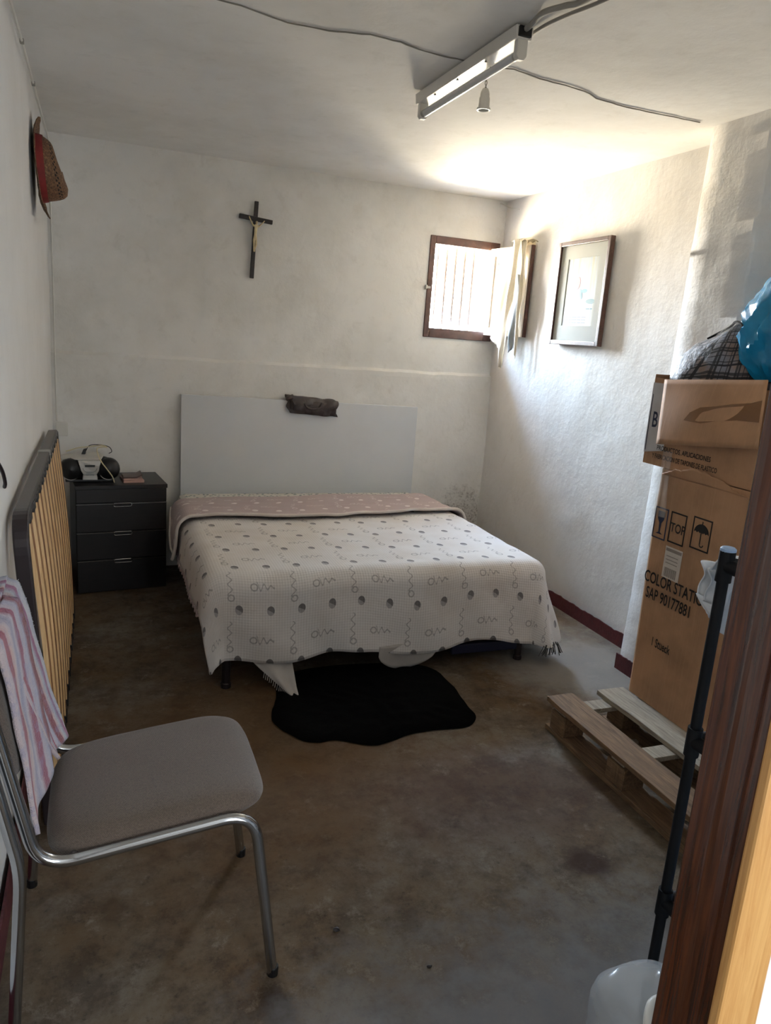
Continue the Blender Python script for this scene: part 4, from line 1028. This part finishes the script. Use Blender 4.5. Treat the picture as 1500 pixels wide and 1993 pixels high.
yc, zc = 2.243, .875
mb.prism([(FX, yc+.018, zc+.048), (FX, yc+.017, zc+.018), (FX, yc+.006, zc+.002), (FX, yc+.003, zc-.035), (FX, yc+.018, zc-.042), (FX, yc-.018, zc-.042), (FX, yc-.003, zc-.035), (FX, yc-.006, zc+.002), (FX, yc-.017, zc+.018), (FX, yc-.018, zc+.048)], (-.0008, 0, 0)); obj('glass_symbol', mb, 'ink_blue', sg)
sg = obj('handling_symbol', frame_sq(2.150, .877, .042, .060), 'ink', ct); text('TOP', .050, (FX-.0008, 2.186, .860), 1, 'ink', sg, sx_=.80)
sg = obj('handling_symbol', frame_sq(2.030, .887, .046, .060), 'ink', ct)
mb = MB(); yc, zc = 2.030, .885
P = [(FX, yc+.036*math.cos(a), zc+.006+.034*math.sin(a)) for a in [k*PI/14 for k in range(15)]]
for k in range(5): P.append((FX, yc-.036+.072*(k+.5)/5, zc+.011)); P.append((FX, yc-.036+.072*(k+1)/5-.0005, zc+.006))
mb.prism(P[:-1], (-.0008, 0, 0)); mb.box(FX-.0008, FX, yc-.0022, yc+.0022, zc-.034, zc+.05)
for k in range(9):
    a0, a1 = PI+k*PI/9, PI+(k+1)*PI/9; c_ = (yc-.009, zc-.034)
    mb.quad((FX-.0008, c_[0]+.0068*math.cos(a0), c_[1]+.0068*math.sin(a0)), (FX-.0008, c_[0]+.0112*math.cos(a0), c_[1]+.0112*math.sin(a0)), (FX-.0008, c_[0]+.0112*math.cos(a1), c_[1]+.0112*math.sin(a1)), (FX-.0008, c_[0]+.0068*math.cos(a1), c_[1]+.0068*math.sin(a1)))
obj('umbrella_symbol', mb, 'ink', sg)
text('COLOR STATION II', .064, (FX-.0006, 2.284, .632), 1, 'ink', ct, sx_=.70); text('SAP 90177881', .064, (FX-.0006, 2.262, .569), 1, 'ink', ct, sx_=.66); text('1 Stueck', .050, (FX-.0006, 2.190, .391), 1, 'ink', ct, sx_=.60)
lb = facebox('address_label', 2.192, 2.102, .676, .800, 'label_white', th=.0006)
for k in range(18):
    mb = MB(); y = 2.182-.0036*k; mb.box(FX-.0012, FX-.0006, y-.0011-.0006*(k % 3), y, .682, .718)
    obj('bar_code_line', mb, 'label_bars', lb)
mb = MB()
for z in (.735, .748, .762): mb.box(FX-.0012, FX-.0006, 2.120, 2.182, z, z+.003)
mb.box(FX-.0012, FX-.0006, 2.106, 2.188, .782, .794); obj('label_lines', mb, 'label_bars', lb)
mb = MB(); mb.grid(lambda i, j: Vector((CXa-.0125-.006*math.sin(PI*j)*math.sin(3+5*i), lerp(2.285, 2.235, i)-.02*j*i, lerp(1.155, .90, j))), 8, 24); obj('clear_tape', mb, 'clear', ct, smooth=True, label='loose strip of clear tape')

# ------------------------------------------------------------------ upper carton, open, with hanging flap
UXa, UXb, UYa, UYb, UZa, UZb = 2.05, 2.36, 1.80, 2.41, 1.087, 1.425
uc = thing('open_carton', 'open brown carton with a hanging flap on top of the tall carton', 'box', (2.2, 2.1, UZa))
def wallp(name, p, th, mat='card', nrm=None):
    mb = MB(); N = Vector(th); mb.hexa([Vector(q) for q in p], [Vector(q)+N for q in p]); return obj(name, mb, mat, uc)
mb = MB()
mb.grid(lambda i, j: Vector((UXa-.004*math.sin(PI*i), lerp(UYb, UYa, i), lerp(UZa, UZb-.008*math.sin(PI*i), j))), 20, 8); obj('front_panel', mb, 'card', uc, solid=.004)
mb = MB(); mb.grid(lambda i, j: Vector((lerp(UXa, UXb, i), UYb+.006*math.sin(PI*i), lerp(UZa, UZb+.012, j))), 8, 6); obj('end_panel', mb, 'card', uc, solid=.004)
mb = MB(); mb.grid(lambda i, j: Vector((lerp(UXa, UXb, i), UYa, lerp(UZa, UZb, j))), 4, 4); obj('end_panel', mb, 'card', uc, solid=.004)
mb = MB(); mb.grid(lambda i, j: Vector((UXb, lerp(UYb, UYa, i), lerp(UZa, UZb, j))), 4, 4); obj('rear_panel', mb, 'card', uc, solid=.004)
mb = MB(); mb.box(UXa, UXb, UYa, UYb, UZa, UZa+.004); obj('bottom_panel', mb, 'card', uc)
mb = MB(); mb.grid(lambda i, j: Vector((UXa-.0078+.0*i, lerp(2.408, 2.30-.03*j, i), lerp(1.13+.02*i, 1.405, j))), 6, 8); wp = obj('white_print', mb, 'card_white', uc, label='white printed area')
text('B', .085, (UXa-.0092, 2.385, 1.235), 1, 'ink_blue', wp, sx_=.7)
mb = MB(); mb.box(UXa-.0092, UXa-.0086, 2.398, 2.401, 1.14, 1.36); obj('blue_line', mb, 'ink_blue', wp)
mb = MB()
def flap(i, j):
    a = [(UXa-.010, 2.345, 1.420), (UXa-.012, 1.868, 1.455)]; b = [(UXa-.050, 2.292, 1.178), (UXa-.066, 1.81, 1.236)]
    p = Vector(tuple(lerp(lerp(a[0][k], a[1][k], i), lerp(b[0][k], b[1][k], i), j) for k in range(3))); p.x -= .010*math.sin(PI*j)*math.sin(PI*i)+.004*math.sin(5*i); return p
mb.grid(flap, 24, 12); fl = obj('hanging_flap', mb, 'card', uc, smooth=True, solid=.004, label='outer flap folded down')
mb = MB(); outl = [(.30, .62), (.36, .50), (.46, .42), (.60, .40), (.75, .36), (.90, .34), (.985, .30), (.985, .62), (.80, .60), (.62, .62), (.48, .66), (.38, .64)]
vs = [mb.bm.verts.new(flap(a, b)+Vector((-.0035, 0, 0))) for a, b in outl]; mb.bm.faces.new(vs); obj('packing_tape', mb, 'ink_brown', fl, label='torn strip of brown tape')
text('PRODUCTOS, APLICACIONES', .026, (UXa-.0080, 2.335, 1.150), 1, 'ink', uc, sx_=.82); text('Y FABRICACION DE TAPONES DE PLASTICO', .026, (UXa-.0080, 2.355, 1.116), 1, 'ink', uc, sx_=.66)

# plaid bag in the carton
pb = thing('plaid_bag', 'plaid shopping bag under clear film stuffed into the open carton', 'bag', (2.2, 2.15, 1.3))
mb = MB()
def plaidpt(i, j):
    a = 2*PI*i; b = lerp(-.6, PI/2, j); r = math.cos(b)
    ex = lambda v, n: abs(v)**n*(1 if v >= 0 else -1)
    y = 2.205+.202*ex(math.cos(a), .6)*ex(r, .5); x = 2.20+.148*ex(math.sin(a), .6)*ex(r, .5)
    top_ = 1.515+.135*min(1, max(0, (2.40-y)/.30)); z = 1.40+((top_-1.40) if b > 0 else .10)*ex(math.sin(b), .7)
    w = .022*nz(x, y, z, 8)+.010*nz(x, y, z, 20)
    return Vector((x+w*.6, y+w*.5, z+w*.8))
mb.grid(plaidpt, 56, 30, lambda i, j: (1.15*i+.12*j, .62*j)); obj('bag_body', mb, 'plaid', pb, smooth=True)
mb = MB(); mb.tube(spline([tuple(plaidpt(.60, .62)+Vector((-.004, 0, .004))), tuple(plaidpt(.62, .74)+Vector((-.004, 0, .006))), tuple(plaidpt(.66, .84)+Vector((-.002, 0, .012))), tuple(plaidpt(.72, .90)+Vector((0, -.01, .018))), tuple(plaidpt(.78, .84)+Vector((0, -.01, .006)))]), .006, 8, flat=.6); obj('handle', mb, 'black_plastic', pb, smooth=True, label='dark handle strap')
mb = MB(); mb.grid(lambda i, j: plaidpt(.62+.11*i, .66+.22*j)+Vector((-.010, .0, .008+.006*nz(i*7, j*7, 2))), 18, 14); obj('film', mb, 'clear', pb, smooth=True, label='clear crinkled film')
# blue plastic bag
bg_ = thing('blue_plastic_bag', 'glossy blue plastic bag on the carton beside the plaid bag', 'bag', (2.2, 1.92, 1.43))
mb = MB()
def bluept(i, j):
    a = 2*PI*i; t = j
    prof_ = [(.0, 1.455), (.10, 1.445), (.155, 1.50), (.185, 1.60), (.165, 1.70), (.12, 1.78), (.07, 1.86), (.045, 1.90), (.06, 1.94)]
    r, z = poly_at(prof_, t); c_, s_ = math.cos(a), math.sin(a); k = 1.09+.06*math.sin(5*a+z*9)+.10*nz(c_, s_, z*5, 3)-.26*abs(nz(c_*1.1+z*3, s_*1.1, z*4, 2.2))+.16*abs(nz(c_*1.5, s_*1.5+z*4, z*3, 4))
    return Vector((2.205+.75*r*k*math.sin(a), 1.955+r*k*math.cos(a)*(1-.35*max(0, 1.55-z)/.1)-.10*max(0, (z-1.6)), z))
mb.grid(bluept, 84, 60); obj('bag_body', mb, 'blue_bag', bg_, smooth=True, sharp=28)

# ------------------------------------------------------------------ plastic pipe rack behind the door jamb
rk = thing('pipe_rack', 'black plastic pipe rack standing just inside the door', 'rack', (1.4, .95, 0))
RX0, RX1, RY0, RY1 = 1.170, 1.80, .80, 1.09
for x in (RX0, RX1):
    for y in (RY0, RY1):
        mb = MB(); mb.tube([(x, y, 0), (x, y, 1.13)], .0118, 14); obj('post', mb, 'rack_plastic', rk, smooth=True)
        for z in (.315, .715, 1.105):
            mb = MB(); mb.tube([(x, y, z-.034), (x, y, z+.030)], .0158, 14)
            sx_ = 1 if x == RX0 else -1; sy_ = -1 if y == RY1 else 1
            mb.tube([(x, y, z), (x+sx_*.045, y, z)], .0145, 12); mb.tube([(x, y, z), (x, y+sy_*.045, z)], .0145, 12); obj('connector', mb, 'rack_plastic', rk, smooth=True)
for z in (.315, .715, 1.105):
    for y in (RY0, RY1): mb = MB(); mb.tube([(RX0, y, z), (RX1, y, z)], .0105, 12); obj('rail', mb, 'rack_plastic', rk, smooth=True)
    for x in (RX0, RX1): mb = MB(); mb.tube([(x, RY0, z), (x, RY1, z)], .0105, 12); obj('rail', mb, 'rack_plastic', rk, smooth=True)
    mb = MB(); mb.box(RX0+.016, RX1-.016, RY0+.014, RY1-.014, z+.004, z+.010); obj('shelf', mb, 'shelf_pale', rk, label='pale blue shelf panel')
mb = MB(); mb.lathe([(.0155, 0), (.0155, .006), (.012, .009)], (RX0, RY1, 1.134), seg=16); obj('post_cap', mb, 'shelf_pale', rk)
ga = MB()
def garm(i, j):
    x = lerp(1.160+.045*j+.012*math.sin(6*j), 1.275, i); z = lerp(1.085, .90+.05*i+.02*math.sin(5*i), j)
    if i < .45: z = max(z, lerp(1.01, .90, i/.45))
    y = 1.122+.016*math.sin(i*10+j*4)+.014*nz(i*3, j*4, 6)
    return Vector((x, y+.01*j, z))
ga.grid(garm, 30, 30); ga.grid(lambda i, j: garm(i, j*.8)+Vector((.004, .024, .008)), 26, 24)
ga.grid(lambda i, j: Vector((lerp(1.165, 1.275, i), lerp(1.122, 1.068, j)+.006*math.sin(9*i), 1.085+.036*math.sin(PI*j*.9))), 20, 8)
tag(obj('white_garment', ga, 'white_garment', smooth=True, solid=.003), 'crumpled white garment slung over the top rail of the rack', 'garment')

# ------------------------------------------------------------------ plastic jug by the door
jg = thing('plastic_jug', 'translucent plastic jug with a moulded handle by the door jamb', 'jug', (1.03, .955, 0))
jc = Vector((1.062, .985, 0)); mb = MB()
def jug(i, j):
    a = 2*PI*i; prof_ = [(.0, .004, 0), (.090, .004, 0), (.102, .014, 0), (.104, .055, 0), (.099, .08, 0), (.104, .105, 0), (.104, .150, 0), (.097, .182, .002), (.076, .206, .012), (.048, .214, .042), (.026, .220, .062), (.024, .240, .062), (.0, .242, .062)]
    r, z, o_ = poly_at(prof_, j); sq = (abs(math.cos(a))**2.8+abs(math.sin(a))**2.8)**(-1/2.8) if r > .03 else 1
    return jc+Vector((r*sq*math.cos(a)+o_, r*sq*math.sin(a), z+.004*math.sin(3*a)*(.1 < z < .2)))
mb.grid(jug, 48, 52); obj('jug_body', mb, 'jug', jg, smooth=True)
mb = MB(); mb.tube(spline([jc+Vector(p) for p in ((.005, -.030, .218), (-.030, -.040, .222), (-.058, -.066, .205), (-.060, -.090, .175), (-.040, -.104, .140), (-.015, -.108, .105))]), .0095, 10, flat=.8); obj('jug_handle', mb, 'white_plastic', jg, smooth=True)
mb = MB(); mb.lathe([(.027, 0), (.027, .022), (.022, .026)], jc+Vector((.062, 0, .222)), seg=22); obj('jug_cap', mb, 'white_plastic', jg)

# ------------------------------------------------------------------ crumbs on the floor
for k, (x, y, r, mt_, lab) in enumerate(((.555, 1.535, .007, 'black_wood', 'dark crumb of dirt near the middle of the floor'), (.417, 1.83, .006, 'pallet_grey', 'pale wood chip on the floor behind the chair leg'), (.74, 1.36, .005, 'black_wood', 'tiny dark crumb on the bare floor right of the chair'))):
    mb = MB(); bmesh.ops.create_icosphere(mb.bm, subdivisions=1, radius=r)
    for v in mb.bm.verts: v.co = Vector((v.co.x*1.5, v.co.y, v.co.z*.6))*(1+.5*nz(v.co.x, v.co.y, v.co.z+k, 150))+Vector((x, y, r*.45))
    tag(obj('crumb', mb, mt_), lab, 'crumb', 'crumbs on the floor')
